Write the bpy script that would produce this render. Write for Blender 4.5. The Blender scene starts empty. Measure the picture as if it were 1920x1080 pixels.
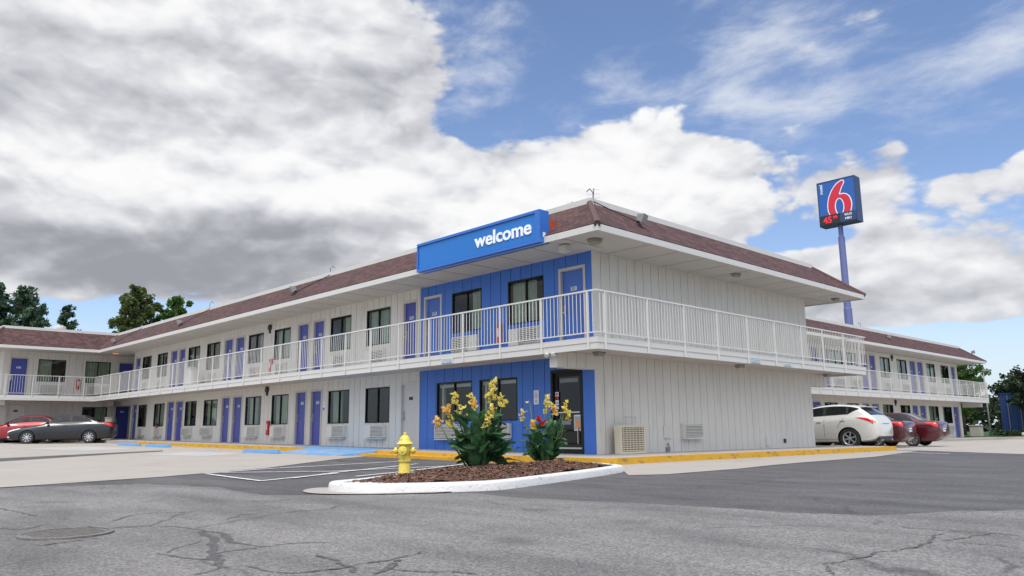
import bpy, bmesh, math, random
from mathutils import Vector, Matrix, noise
S = bpy.context.scene
COL = S.collection
R = math.radians
rnd = random.Random(7)

# ------------------------------------------------------------------ camera
cam = bpy.data.cameras.new('camera'); cam.sensor_width = 36; cam.lens = 1448.7/1920*36
cam.clip_start = .05; cam.clip_end = 3000
co = bpy.data.objects.new('camera', cam); COL.objects.link(co); S.camera = co
_y, _p, _r = R(46.16), R(10.344), R(-.566)
fw = Vector((-math.sin(_y)*math.cos(_p), math.cos(_y)*math.cos(_p), math.sin(_p)))
rt = Vector((math.cos(_y), math.sin(_y), 0)); up = rt.cross(fw)
rt2 = rt*math.cos(_r)+up*math.sin(_r); up2 = -rt*math.sin(_r)+up*math.cos(_r)
m = Matrix((rt2, up2, -fw)).transposed().to_4x4(); m.translation = Vector((12.487, -14.804, .781))
co.matrix_world = m
S.view_settings.view_transform = 'Standard'; S.view_settings.look = 'None'
S.view_settings.exposure = 0.0; S.view_settings.gamma = 1

# ------------------------------------------------------------------ sun and sky
SUN_EL, SUN_AZ = 62, 140          # azimuth clockwise from +y
sl = bpy.data.lights.new('sun', 'SUN'); sl.energy = 3.0; sl.angle = R(24); sl.color = (1, .965, .885)
so = bpy.data.objects.new('sun', sl); COL.objects.link(so)
sd = Vector((math.sin(R(SUN_AZ))*math.cos(R(SUN_EL)), math.cos(R(SUN_AZ))*math.cos(R(SUN_EL)), math.sin(R(SUN_EL))))
so.rotation_euler = sd.to_track_quat('Z', 'Y').to_euler()

W = bpy.data.worlds.new('World'); S.world = W; W.use_nodes = True
def world():
    nt = W.node_tree; N = nt.nodes; L = nt.links; N.clear()
    def val(x, sock):
        if isinstance(x, (int, float)): sock.default_value = x
        else: L.new(x, sock)
    def M(op, a, b=0, c=None):
        n = N.new('ShaderNodeMath'); n.operation = op; val(a, n.inputs[0]); val(b, n.inputs[1])
        if c is not None: val(c, n.inputs[2])
        return n.outputs[0]
    def mapr(v, a, b, c, d):
        n = N.new('ShaderNodeMapRange'); n.interpolation_type = 'SMOOTHSTEP'
        L.new(v, n.inputs[0])
        for i, x in enumerate((a, b, c, d)): val(x, n.inputs[i+1])
        return n.outputs[0]
    sky = N.new('ShaderNodeTexSky'); sky.sky_type = 'NISHITA'; sky.sun_disc = False
    sky.sun_elevation = R(SUN_EL); sky.sun_rotation = R(SUN_AZ); sky.air_density = 1.0; sky.dust_density = .6; sky.ozone_density = 2.0
    tc = N.new('ShaderNodeTexCoord'); sep = N.new('ShaderNodeSeparateXYZ'); L.new(tc.outputs['Generated'], sep.inputs[0])
    x, y, z = sep.outputs
    az = M('MULTIPLY', M('ARCTAN2', x, y), 180/math.pi); el = M('MULTIPLY', M('ARCSINE', z), 180/math.pi)
    def blob(a, e, sa, se, k, slope=0):
        da = M('SUBTRACT', az, a); de = M('SUBTRACT', el, e)
        if slope: de = M('SUBTRACT', de, M('MULTIPLY', da, slope))
        r = M('ADD', M('POWER', M('ABSOLUTE', M('DIVIDE', da, sa)), 2), M('POWER', M('ABSOLUTE', M('DIVIDE', de, se)), 2))
        return M('MULTIPLY', M('EXPONENT', M('MULTIPLY', r, -1)), k)
    def total(lst):
        t = lst[0]
        for q in lst[1:]: t = M('ADD', t, q)
        return t
    mp = N.new('ShaderNodeMapping'); mp.inputs['Scale'].default_value = (1, 1, 1.9); L.new(tc.outputs['Generated'], mp.inputs[0])
    def noi(scale, det, rough, off=(0, 0, 0), dist=0., src=None):
        m2 = N.new('ShaderNodeMapping'); m2.inputs['Location'].default_value = off; L.new(src or mp.outputs[0], m2.inputs[0])
        n = N.new('ShaderNodeTexNoise'); n.inputs['Scale'].default_value = scale; n.inputs['Detail'].default_value = det
        n.inputs['Roughness'].default_value = rough; n.inputs['Distortion'].default_value = dist
        L.new(m2.outputs[0], n.inputs['Vector']); return n.outputs[0]
    wn = N.new('ShaderNodeTexNoise'); wn.inputs['Scale'].default_value = 7; wn.inputs['Detail'].default_value = 4; L.new(mp.outputs[0], wn.inputs['Vector'])
    wv = N.new('ShaderNodeVectorMath'); wv.operation = 'MULTIPLY_ADD'; L.new(wn.outputs[1], wv.inputs[0]); wv.inputs[1].default_value = (.09, .09, .09); L.new(mp.outputs[0], wv.inputs[2])
    def puff(off, det):
        m2 = N.new('ShaderNodeMapping'); m2.inputs['Location'].default_value = off; L.new(wv.outputs[0], m2.inputs[0])
        v = N.new('ShaderNodeTexVoronoi'); v.feature = 'F1'; v.inputs['Scale'].default_value = 13; v.inputs['Detail'].default_value = det; v.inputs['Roughness'].default_value = .5; v.inputs['Lacunarity'].default_value = 2.3
        v.normalize = True; L.new(m2.outputs[0], v.inputs['Vector']); return M('SUBTRACT', .62, M('MULTIPLY', v.outputs['Distance'], 1.0))
    pf = puff((0, 0, 0), 2.5); pfu = puff((.010, -.008, .030), 1)
    n0 = noi(5.2, 8, .54, (3.1, 1.7, 4.4), .15); n0u = noi(5.2, 4, .5, (3.1+.012, 1.7-.012, 4.4+.055), .15)
    n1 = M('ADD', M('MULTIPLY', n0, .62), M('MULTIPLY', pf, .5)); n1u = M('ADD', M('MULTIPLY', n0u, .62), M('MULTIPLY', pfu, .5))
    n2 = noi(2.6, 6, .5, (9.2, 4.1, .4), .2)
    # --- where the cumulus bank, its gaps and the thin high cloud lie
    bank = total([blob(-75, 18, 25, 14, .75), blob(-54, 15.5, 11, 7, .55), blob(-39, 18, 7.5, 4.2, .62), blob(-31.5, 17.5, 4.5, 4.5, .45),
                  blob(-22, 16, 2.6, 1.7, .42), blob(-18.3, 18.2, 1.8, 2.2, .42), blob(-15.5, 15.5, 2, 1.4, .3), blob(-22, 8.7, 15, 3.6, .66), blob(-30, 11, 10, 3, .3),
                  blob(-10, 16.5, 4, 1.6, .45, .35), blob(-62, 28, 12, 4, .55), blob(120, 30, 90, 22, .55), blob(-150, 28, 50, 24, .6), blob(0, 82, 900, 28, .6),  # last blobs here: unseen cloud behind and overhead, added for less blue fill
                  blob(-42, 27, 6.5, 4.2, -.75), blob(-69, 22.6, 5.5, 1.7, -.40), blob(-48, 22.5, 4, 1.9, -.45), blob(-14, 19.5, 5, 3, -.5), blob(-29, 21.8, 4, 1.3, -.35),
                  blob(-72, 7.0, 14, 1.5, -.75), blob(-35, 6, 30, .7, -.2), blob(-20, 5.0, 14, 1.1, -.42), blob(-25, 12.8, 3.5, .9, -.45)])
    dens = M('ADD', bank, M('MULTIPLY', M('SUBTRACT', n1, .5), 1.5))
    a_c = mapr(dens, .19, .32, 0, 1)
    st = N.new('ShaderNodeMapping'); st.inputs['Scale'].default_value = (1, 2.2, 3.6); st.inputs['Rotation'].default_value = (.5, .25, .3); L.new(tc.outputs['Generated'], st.inputs[0])
    n3 = noi(5.5, 9, .62, (5, 2, 7), .15, st.outputs[0])
    thin = total([blob(-27, 25, 9, 4.5, .62, .25), blob(-49, 26, 4.5, 5, .5), blob(-13, 23.5, 7, 3, .4, .2), blob(-35.5, 24, 2.5, 1.2, .25), blob(-23, 21.5, 5, 1.6, .4, .3), blob(60, 35, 60, 30, .2)])
    a_t = M('MULTIPLY', mapr(M('ADD', thin, M('MULTIPLY', M('SUBTRACT', n3, .5), 1.9)), .12, 1.0, 0, 1), .9)
    # --- shading of the cloud body
    dark = total([blob(-82, 24, 6, 3.5, .28), blob(-75, 12, 12, 3.2, .36), blob(-61, 13.2, 8, 2.6, .36), blob(-76, 21, 24, 9, .04), blob(-70, 9.6, 12, 1.6, .4), blob(-56, 26, 10, 2.2, .18),
                  blob(-24, 7.8, 12, 1.1, .26), blob(-32, 9.0, 5, 1.5, .15), blob(-84, 17, 5, 2, .2), blob(-17, 16.6, 3, 1.0, .22), blob(-43, 14.6, 6, 1.4, .16),
                  blob(-70, 16.8, 22, 1.9, -.3), blob(-38, 18.5, 9, 3.8, -.42), blob(-50, 15, 8, 2.4, -.18), blob(-22, 11.2, 12, 1.8, -.2), blob(-79, 13.6, 6, .9, -.22, .2)])
    lit = M('MULTIPLY', M('SUBTRACT', n1, n1u), 2.3)
    d2 = M('SUBTRACT', M('ADD', dark, M('MULTIPLY', M('SUBTRACT', n2, .5), .85)), lit)
    sh = mapr(d2, -.5, .75, 0, 1)
    ramp = N.new('ShaderNodeValToRGB'); L.new(sh, ramp.inputs[0]); e = ramp.color_ramp.elements
    e[0].position = 0; e[0].color = (.98, .98, .985, 1); e[1].position = 1; e[1].color = (.34, .35, .385, 1)
    e2 = ramp.color_ramp.elements.new(.38); e2.color = (.70, .71, .75, 1); e3 = ramp.color_ramp.elements.new(.7); e3.color = (.52, .53, .575, 1)
    g = N.new('ShaderNodeVectorMath'); g.operation = 'SCALE'; g.inputs[3].default_value = .155; L.new(sky.outputs[0], g.inputs[0])
    tint = N.new('ShaderNodeMix'); tint.data_type = 'RGBA'; tint.blend_type = 'MULTIPLY'; tint.inputs[0].default_value = 1
    L.new(g.outputs[0], tint.inputs[6]); tint.inputs[7].default_value = (1.02, 1.0, 1.08, 1)
    mx1 = N.new('ShaderNodeMix'); mx1.data_type = 'RGBA'; L.new(a_t, mx1.inputs[0]); L.new(tint.outputs[2], mx1.inputs[6]); mx1.inputs[7].default_value = (.76, .80, .88, 1)
    mx2 = N.new('ShaderNodeMix'); mx2.data_type = 'RGBA'; L.new(a_c, mx2.inputs[0]); L.new(mx1.outputs[2], mx2.inputs[6]); L.new(ramp.outputs[0], mx2.inputs[7])
    # pale air low over the horizon
    mx3 = N.new('ShaderNodeMix'); mx3.data_type = 'RGBA'; L.new(mapr(el, 0, 9, .75, 0), mx3.inputs[0]); L.new(mx2.outputs[2], mx3.inputs[6]); mx3.inputs[7].default_value = (.66, .77, .9, 1)
    # sky behind the camera brightened round the sun, added to light the walls
    dp = N.new('ShaderNodeVectorMath'); dp.operation = 'DOT_PRODUCT'; L.new(tc.outputs['Generated'], dp.inputs[0]); dp.inputs[1].default_value = sd
    glow = mapr(dp.outputs['Value'], .5, 1.0, 1.0, 2.6)
    sc = N.new('ShaderNodeVectorMath'); sc.operation = 'SCALE'; L.new(mx3.outputs[2], sc.inputs[0]); L.new(glow, sc.inputs[3])
    bg = N.new('ShaderNodeBackground'); L.new(sc.outputs[0], bg.inputs[0]); bg.inputs[1].default_value = 1.0
    out = N.new('ShaderNodeOutputWorld'); L.new(bg.outputs[0], out.inputs[0])
world()

# ------------------------------------------------------------------ tagging
def tag(o, label, cat, group=None):
    o['label'] = label; o['category'] = cat
    if group: o['group'] = group
    return o
def thing(name, loc, label, cat, group=None, rz=0):
    o = bpy.data.objects.new(name, None); COL.objects.link(o); o.location = loc; o.rotation_euler = (0, 0, rz)
    o.empty_display_size = .2
    tag(o, label, cat, group); return o

# ------------------------------------------------------------------ materials
def mat(name, col, rough=.6, metal=0., spec=.5, var=0., vscale=3., bump=0., bscale=40., coat=0., emit=None, dirt=None, dscale=(1.2, 1.2, .35), var2=None):
    m = bpy.data.materials.new(name); m.use_nodes = True; nt = m.node_tree; N = nt.nodes; L = nt.links
    b = N['Principled BSDF']; b.inputs['Base Color'].default_value = (*col, 1); b.inputs['Roughness'].default_value = rough
    b.inputs['Metallic'].default_value = metal; b.inputs['Specular IOR Level'].default_value = spec; b.inputs['Coat Weight'].default_value = coat
    tc = N.new('ShaderNodeTexCoord'); last = None
    if var or dirt:
        n = N.new('ShaderNodeTexNoise'); n.inputs['Scale'].default_value = vscale; n.inputs['Detail'].default_value = 6; L.new(tc.outputs['Object'], n.inputs[0])
        mx = N.new('ShaderNodeMix'); mx.data_type = 'RGBA'; L.new(n.outputs[0], mx.inputs[0])
        mx.inputs[6].default_value = (*[c*(1-var) for c in col], 1); mx.inputs[7].default_value = (*(var2 or [min(1, c*(1+var)) for c in col]), 1)
        last = mx.outputs[2]
    if dirt:      # (colour, low threshold, high threshold)
        mp = N.new('ShaderNodeMapping'); mp.inputs['Scale'].default_value = dscale; L.new(tc.outputs['Object'], mp.inputs[0])
        n = N.new('ShaderNodeTexNoise'); n.inputs['Scale'].default_value = 1.6; n.inputs['Detail'].default_value = 9; n.inputs['Roughness'].default_value = .65; L.new(mp.outputs[0], n.inputs[0])
        mr = N.new('ShaderNodeMapRange'); mr.inputs[1].default_value = dirt[1]; mr.inputs[2].default_value = dirt[2]; mr.inputs[3].default_value = 0; mr.inputs[4].default_value = dirt[3] if len(dirt) > 3 else 1; L.new(n.outputs[0], mr.inputs[0])
        mx = N.new('ShaderNodeMix'); mx.data_type = 'RGBA'; L.new(mr.outputs[0], mx.inputs[0]); L.new(last, mx.inputs[6]); mx.inputs[7].default_value = (*dirt[0], 1); last = mx.outputs[2]
    if last: L.new(last, b.inputs['Base Color'])
    if bump:
        n = N.new('ShaderNodeTexNoise'); n.inputs['Scale'].default_value = bscale; n.inputs['Detail'].default_value = 4; L.new(tc.outputs['Object'], n.inputs[0])
        bp = N.new('ShaderNodeBump'); bp.inputs['Strength'].default_value = bump; bp.inputs['Distance'].default_value = .02; L.new(n.outputs[0], bp.inputs['Height']); L.new(bp.outputs[0], b.inputs['Normal'])
    if emit: b.inputs['Emission Color'].default_value = (*emit[0], 1); b.inputs['Emission Strength'].default_value = emit[1]
    return m
M = {}
M['siding'] = mat('white_siding', (.675, .655, .605), .62, var=.06, vscale=1.4, bump=.15, bscale=60, dirt=((.42, .38, .32), .55, .78, .6), dscale=(2.6, 2.6, .3))
M['blue_siding'] = mat('blue_siding', (.045, .165, .58), .5, var=.1, vscale=1.3, bump=.12, bscale=60, dirt=((.09, .19, .42), .52, .75, .7), dscale=(2.6, 2.6, .3))
M['purple'] = mat('violet_blue_paint', (.055, .072, .34), .42, var=.07, vscale=2)
M['bluedoor'] = mat('blue_door_paint', (.055, .15, .5), .42, var=.07, vscale=2)
M['white'] = mat('white_trim_paint', (.58, .57, .55), .5, var=.04, vscale=2, dirt=((.5, .45, .38), .58, .8, .55))
M['rail'] = mat('white_rail_paint', (.60, .595, .575), .38, var=.03)
M['soffit'] = mat('soffit_board', (.53, .50, .46), .8, var=.05, vscale=.8, dirt=((.5, .45, .38), .58, .85, .5))
M['tan'] = mat('tan_door_frame', (.56, .52, .47), .55, var=.06)
M['bronze'] = mat('dark_window_frame', (.012, .014, .012), .5, spec=.3)
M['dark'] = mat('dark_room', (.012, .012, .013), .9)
M['gap'] = mat('dark_joint', (.07, .065, .06), .9)
M['ac'] = mat('louvre_metal', (.70, .68, .63), .5, var=.06)
M['red'] = mat('red_enamel', (.5, .02, .02), .35, var=.06)
M['black'] = mat('black_metal', (.02, .02, .02), .45)
M['steel'] = mat('brushed_steel', (.55, .55, .54), .3, metal=.9)
M['grey'] = mat('grey_metal', (.22, .23, .24), .5)
M['lens'] = mat('yellowed_lamp_lens', (.30, .26, .19), .35, var=.15, vscale=20)
M['amber'] = mat('amber_lamp', (.75, .28, .08), .4, emit=((1, .38, .12), .35))
M['signblue'] = mat('sign_blue', (.012, .16, .52), .32, var=.05, vscale=1.0, dirt=((.02, .13, .42), .6, .85, .4))
M['signframe'] = mat('sign_frame_blue', (.03, .15, .52), .35, var=.06)
M['letter'] = mat('white_lettering', (.82, .86, .9), .4, var=.05, vscale=18, dirt=((.5, .62, .75), .6, .75, .5), dscale=(6, 6, 6))
M['plate'] = mat('number_plate_white', (.75, .78, .85), .4)
M['rust'] = mat('red_sign_flank', (.36, .06, .03), .6, var=.2)
M['concrete'] = mat('pale_concrete', (.34, .312, .285), .85, var=.1, vscale=.5, bump=.3, bscale=60, dirt=((.27, .235, .21), .52, .75, .6), dscale=(.5, .5, .5))
M['walk'] = mat('sidewalk_concrete', (.34, .32, .32), .85, var=.1, vscale=1, bump=.3, bscale=60, dirt=((.23, .2, .19), .52, .75, .7), dscale=(.8, .8, .8))
M['yellow'] = mat('worn_yellow_kerb', (.58, .32, .018), .6, var=.12, vscale=5, bump=.4, bscale=40, dirt=((.2, .12, .05), .53, .66, .85), dscale=(2.5, 2.5, 5))
M['whitekerb'] = mat('white_kerb_paint', (.62, .615, .61), .6, var=.1, vscale=3, bump=.6, bscale=30, dirt=((.20, .185, .17), .58, .70, .8), dscale=(5, 5, 8))
M['linepaint'] = mat('white_line_paint', (.66, .66, .67), .7, var=.12, vscale=20, dirt=((.13, .13, .135), .56, .72, .8), dscale=(6, 6, 6))
M['bluepaint'] = mat('faded_blue_paint', (.12, .27, .5), .75, var=.15, vscale=4, dirt=((.34, .33, .33), .5, .66, .8), dscale=(1.2, 1.2, 1.2))
M['bluefade'] = mat('very_faded_blue_paint', (.33, .365, .41), .8, var=.1, vscale=3, dirt=((.45, .39, .345), .42, .58, 1), dscale=(.9, .9, .9))
M['stop'] = mat('blue_wheel_stop', (.11, .27, .52), .6, var=.15, vscale=6, bump=.2)
M['hydrant'] = mat('yellow_hydrant_paint', (.66, .53, .09), .38, var=.1, vscale=9, dirt=((.24, .15, .05), .56, .68, .7), dscale=(9, 9, 9))
M['curtain'] = mat('pale_green_curtain', (.44, .47, .38), .85, var=.3, vscale=5)
M['iron'] = mat('cast_iron', (.17, .16, .15), .65, metal=.1, var=.3, vscale=12, bump=.6, bscale=60)
M['tar'] = mat('tar_seal', (.10, .098, .10), .75, var=.2, vscale=12, bump=.3, bscale=80)
M['beigebox'] = mat('beige_box', (.62, .56, .42), .5, var=.05)
M['grille_dark'] = mat('dusty_fins', (.30, .25, .20), .7, var=.3, vscale=25)
M['bark'] = mat('bark', (.09, .07, .055), .9, var=.3, vscale=6, bump=.6, bscale=14)
M['flatroof'] = mat('flat_roof_gravel', (.3, .29, .28), .9, var=.1)
M['rubber'] = mat('tyre_rubber', (.018, .018, .019), .75)
M['alloy'] = mat('alloy_rim', (.62, .63, .64), .28, metal=.75)
M['chrome'] = mat('chrome', (.8, .8, .8), .15, metal=1)
M['redlens'] = mat('red_light_lens', (.55, .012, .015), .12, coat=.6)
M['clearlens'] = mat('clear_light_lens', (.72, .74, .76), .1, coat=.8)
M['amberlens'] = mat('amber_light_lens', (.7, .25, .03), .15, coat=.6)
M['trim'] = mat('black_plastic', (.022, .022, .024), .5)
M['well'] = mat('wheel_well', (.008, .008, .008), .95)

def leafmat(name, a, b, trans=.25, scale=1.2, rough=.5):
    m = bpy.data.materials.new(name); m.use_nodes = True; N = m.node_tree.nodes; L = m.node_tree.links; p = N['Principled BSDF']
    tc = N.new('ShaderNodeTexCoord'); n = N.new('ShaderNodeTexNoise'); n.inputs['Scale'].default_value = scale; n.inputs['Detail'].default_value = 5; L.new(tc.outputs['Object'], n.inputs[0])
    r = N.new('ShaderNodeValToRGB'); r.color_ramp.elements[0].position = .35; r.color_ramp.elements[1].position = .68
    r.color_ramp.elements[0].color = (*a, 1); r.color_ramp.elements[1].color = (*b, 1); L.new(n.outputs[0], r.inputs[0]); L.new(r.outputs[0], p.inputs['Base Color'])
    p.inputs['Roughness'].default_value = rough; p.inputs['Specular IOR Level'].default_value = .35
    t = N.new('ShaderNodeBsdfTranslucent'); L.new(r.outputs[0], t.inputs[0]); mx = N.new('ShaderNodeMixShader'); mx.inputs[0].default_value = trans
    L.new(p.outputs[0], mx.inputs[1]); L.new(t.outputs[0], mx.inputs[2]); L.new(mx.outputs[0], N['Material Output'].inputs[0]); return m
M['leaf_pine'] = leafmat('pine_foliage', (.03, .065, .036), (.09, .16, .09), .3)
M['leaf_dec'] = leafmat('olive_foliage', (.06, .10, .035), (.17, .20, .06), .4)
M['leaf_green'] = leafmat('fresh_foliage', (.05, .12, .03), (.13, .24, .05), .4)
M['leaf_dark'] = leafmat('dark_foliage', (.012, .028, .012), (.045, .07, .025), .2)
M['leaf_canna'] = leafmat('canna_leaf', (.025, .08, .036), (.10, .23, .10), .3, 6, .32)
M['stem'] = leafmat('canna_stem', (.05, .10, .03), (.10, .16, .06), .1, 6)
M['petal'] = leafmat('yellow_petal', (.80, .66, .06), (.88, .82, .28), .4, 12)
M['petal_red'] = leafmat('red_petal', (.55, .02, .02), (.7, .06, .04), .3, 12)
M['petal_orange'] = leafmat('orange_petal', (.75, .42, .10), (.86, .68, .25), .4, 14)
M['grass'] = leafmat('grass_blade', (.02, .07, .012), (.05, .14, .02), .2, 2)

def glassmat(name, tint=(.8, .85, .85), refl=1.0, alpha=.25):
    m = bpy.data.materials.new(name); m.use_nodes = True; N = m.node_tree.nodes; L = m.node_tree.links; N.remove(N['Principled BSDF'])
    f = N.new('ShaderNodeLayerWeight'); f.inputs[0].default_value = .5
    pw = N.new('ShaderNodeMath'); pw.operation = 'POWER'; L.new(f.outputs['Facing'], pw.inputs[0]); pw.inputs[1].default_value = 4.5
    mr = N.new('ShaderNodeMath'); mr.operation = 'MULTIPLY_ADD'; L.new(pw.outputs[0], mr.inputs[0]); mr.inputs[1].default_value = .9*refl; mr.inputs[2].default_value = .035+alpha*.1
    mr.use_clamp = True
    t = N.new('ShaderNodeBsdfTransparent'); t.inputs[0].default_value = (*tint, 1); g = N.new('ShaderNodeBsdfGlossy'); g.inputs['Roughness'].default_value = .02; g.inputs[0].default_value = (.95, .97, 1, 1)
    mx = N.new('ShaderNodeMixShader'); L.new(mr.outputs[0], mx.inputs[0]); L.new(t.outputs[0], mx.inputs[1]); L.new(g.outputs[0], mx.inputs[2]); L.new(mx.outputs[0], N['Material Output'].inputs[0]); return m
M['glass'] = glassmat('window_glass', (.72, .80, .75), 1.0, .15)
M['glass_dark'] = glassmat('tinted_glass', (.10, .11, .11), 1.0, .1)
M['carglass'] = glassmat('car_glass', (.12, .14, .14), 1.1, .2)
def carpaint(name, c):
    m = mat(name, c, .32, metal=.25, coat=.9, var=.03, vscale=3); m.node_tree.nodes['Principled BSDF'].inputs['Coat Roughness'].default_value = .06; return m
M['paint_grey'] = carpaint('dark_grey_paint', (.008, .0085, .011)); M['paint_red'] = carpaint('red_paint', (.33, .012, .02))
M['paint_white'] = carpaint('pearl_white_paint', (.58, .575, .54)); M['paint_maroon'] = carpaint('maroon_paint', (.055, .002, .007)); M['paint_maroon2'] = carpaint('deep_red_paint', (.075, .003, .008))
M['paint_white'].node_tree.nodes['Principled BSDF'].inputs['Metallic'].default_value = 0

def shingles():
    m = bpy.data.materials.new('red_brown_shingles'); m.use_nodes = True; N = m.node_tree.nodes; L = m.node_tree.links; p = N['Principled BSDF']
    uv = N.new('ShaderNodeUVMap'); uv.uv_map = 'UVMap'
    br = N.new('ShaderNodeTexBrick'); L.new(uv.outputs[0], br.inputs[0]); br.inputs['Scale'].default_value = 1; br.inputs['Brick Width'].default_value = .2; br.inputs['Row Height'].default_value = .14
    br.inputs['Mortar Size'].default_value = .013; br.inputs['Mortar Smooth'].default_value = .3; br.offset = .5; br.inputs['Bias'].default_value = 0
    br.inputs['Color1'].default_value = (.040, .019, .019, 1); br.inputs['Color2'].default_value = (.115, .050, .044, 1); br.inputs['Mortar'].default_value = (.035, .017, .02, 1)
    n = N.new('ShaderNodeTexNoise'); n.inputs['Scale'].default_value = 1.3; n.inputs['Detail'].default_value = 4; L.new(uv.outputs[0], n.inputs[0])
    r = N.new('ShaderNodeValToRGB'); r.color_ramp.elements[0].color = (.88, .86, .92, 1); r.color_ramp.elements[1].color = (1.1, 1.06, 1.03, 1); r.color_ramp.elements[0].position = .35; r.color_ramp.elements[1].position = .65; L.new(n.outputs[0], r.inputs[0])
    n2 = N.new('ShaderNodeTexNoise'); n2.inputs['Scale'].default_value = 60; n2.inputs['Detail'].default_value = 3; L.new(uv.outputs[0], n2.inputs[0])
    mx = N.new('ShaderNodeMix'); mx.data_type = 'RGBA'; mx.blend_type = 'MULTIPLY'; mx.inputs[0].default_value = 1; L.new(br.outputs[0], mx.inputs[6]); L.new(r.outputs[0], mx.inputs[7])
    mx2 = N.new('ShaderNodeMix'); mx2.data_type = 'RGBA'; mx2.blend_type = 'OVERLAY'; mx2.inputs[0].default_value = .5; L.new(mx.outputs[2], mx2.inputs[6]); L.new(n2.outputs[0], mx2.inputs[7])
    L.new(mx2.outputs[2], p.inputs['Base Color']); p.inputs['Roughness'].default_value = .85
    # each course tilts outward: sawtooth height
    sp = N.new('ShaderNodeSeparateXYZ'); L.new(uv.outputs[0], sp.inputs[0]); fr = N.new('ShaderNodeMath'); fr.operation = 'FRACT'
    dv = N.new('ShaderNodeMath'); dv.operation = 'DIVIDE'; L.new(sp.outputs[1], dv.inputs[0]); dv.inputs[1].default_value = .14; L.new(dv.outputs[0], fr.inputs[0])
    sb = N.new('ShaderNodeMath'); sb.operation = 'SUBTRACT'; sb.inputs[0].default_value = 1; L.new(fr.outputs[0], sb.inputs[1])
    ad = N.new('ShaderNodeMath'); ad.operation = 'MULTIPLY_ADD'; L.new(br.outputs['Fac'], ad.inputs[0]); ad.inputs[1].default_value = -.5; L.new(sb.outputs[0], ad.inputs[2])
    bp = N.new('ShaderNodeBump'); bp.inputs['Strength'].default_value = 1; bp.inputs['Distance'].default_value = .02; L.new(ad.outputs[0], bp.inputs['Height']); L.new(bp.outputs[0], p.inputs['Normal'])
    return m
M['shingle'] = shingles()

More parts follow.
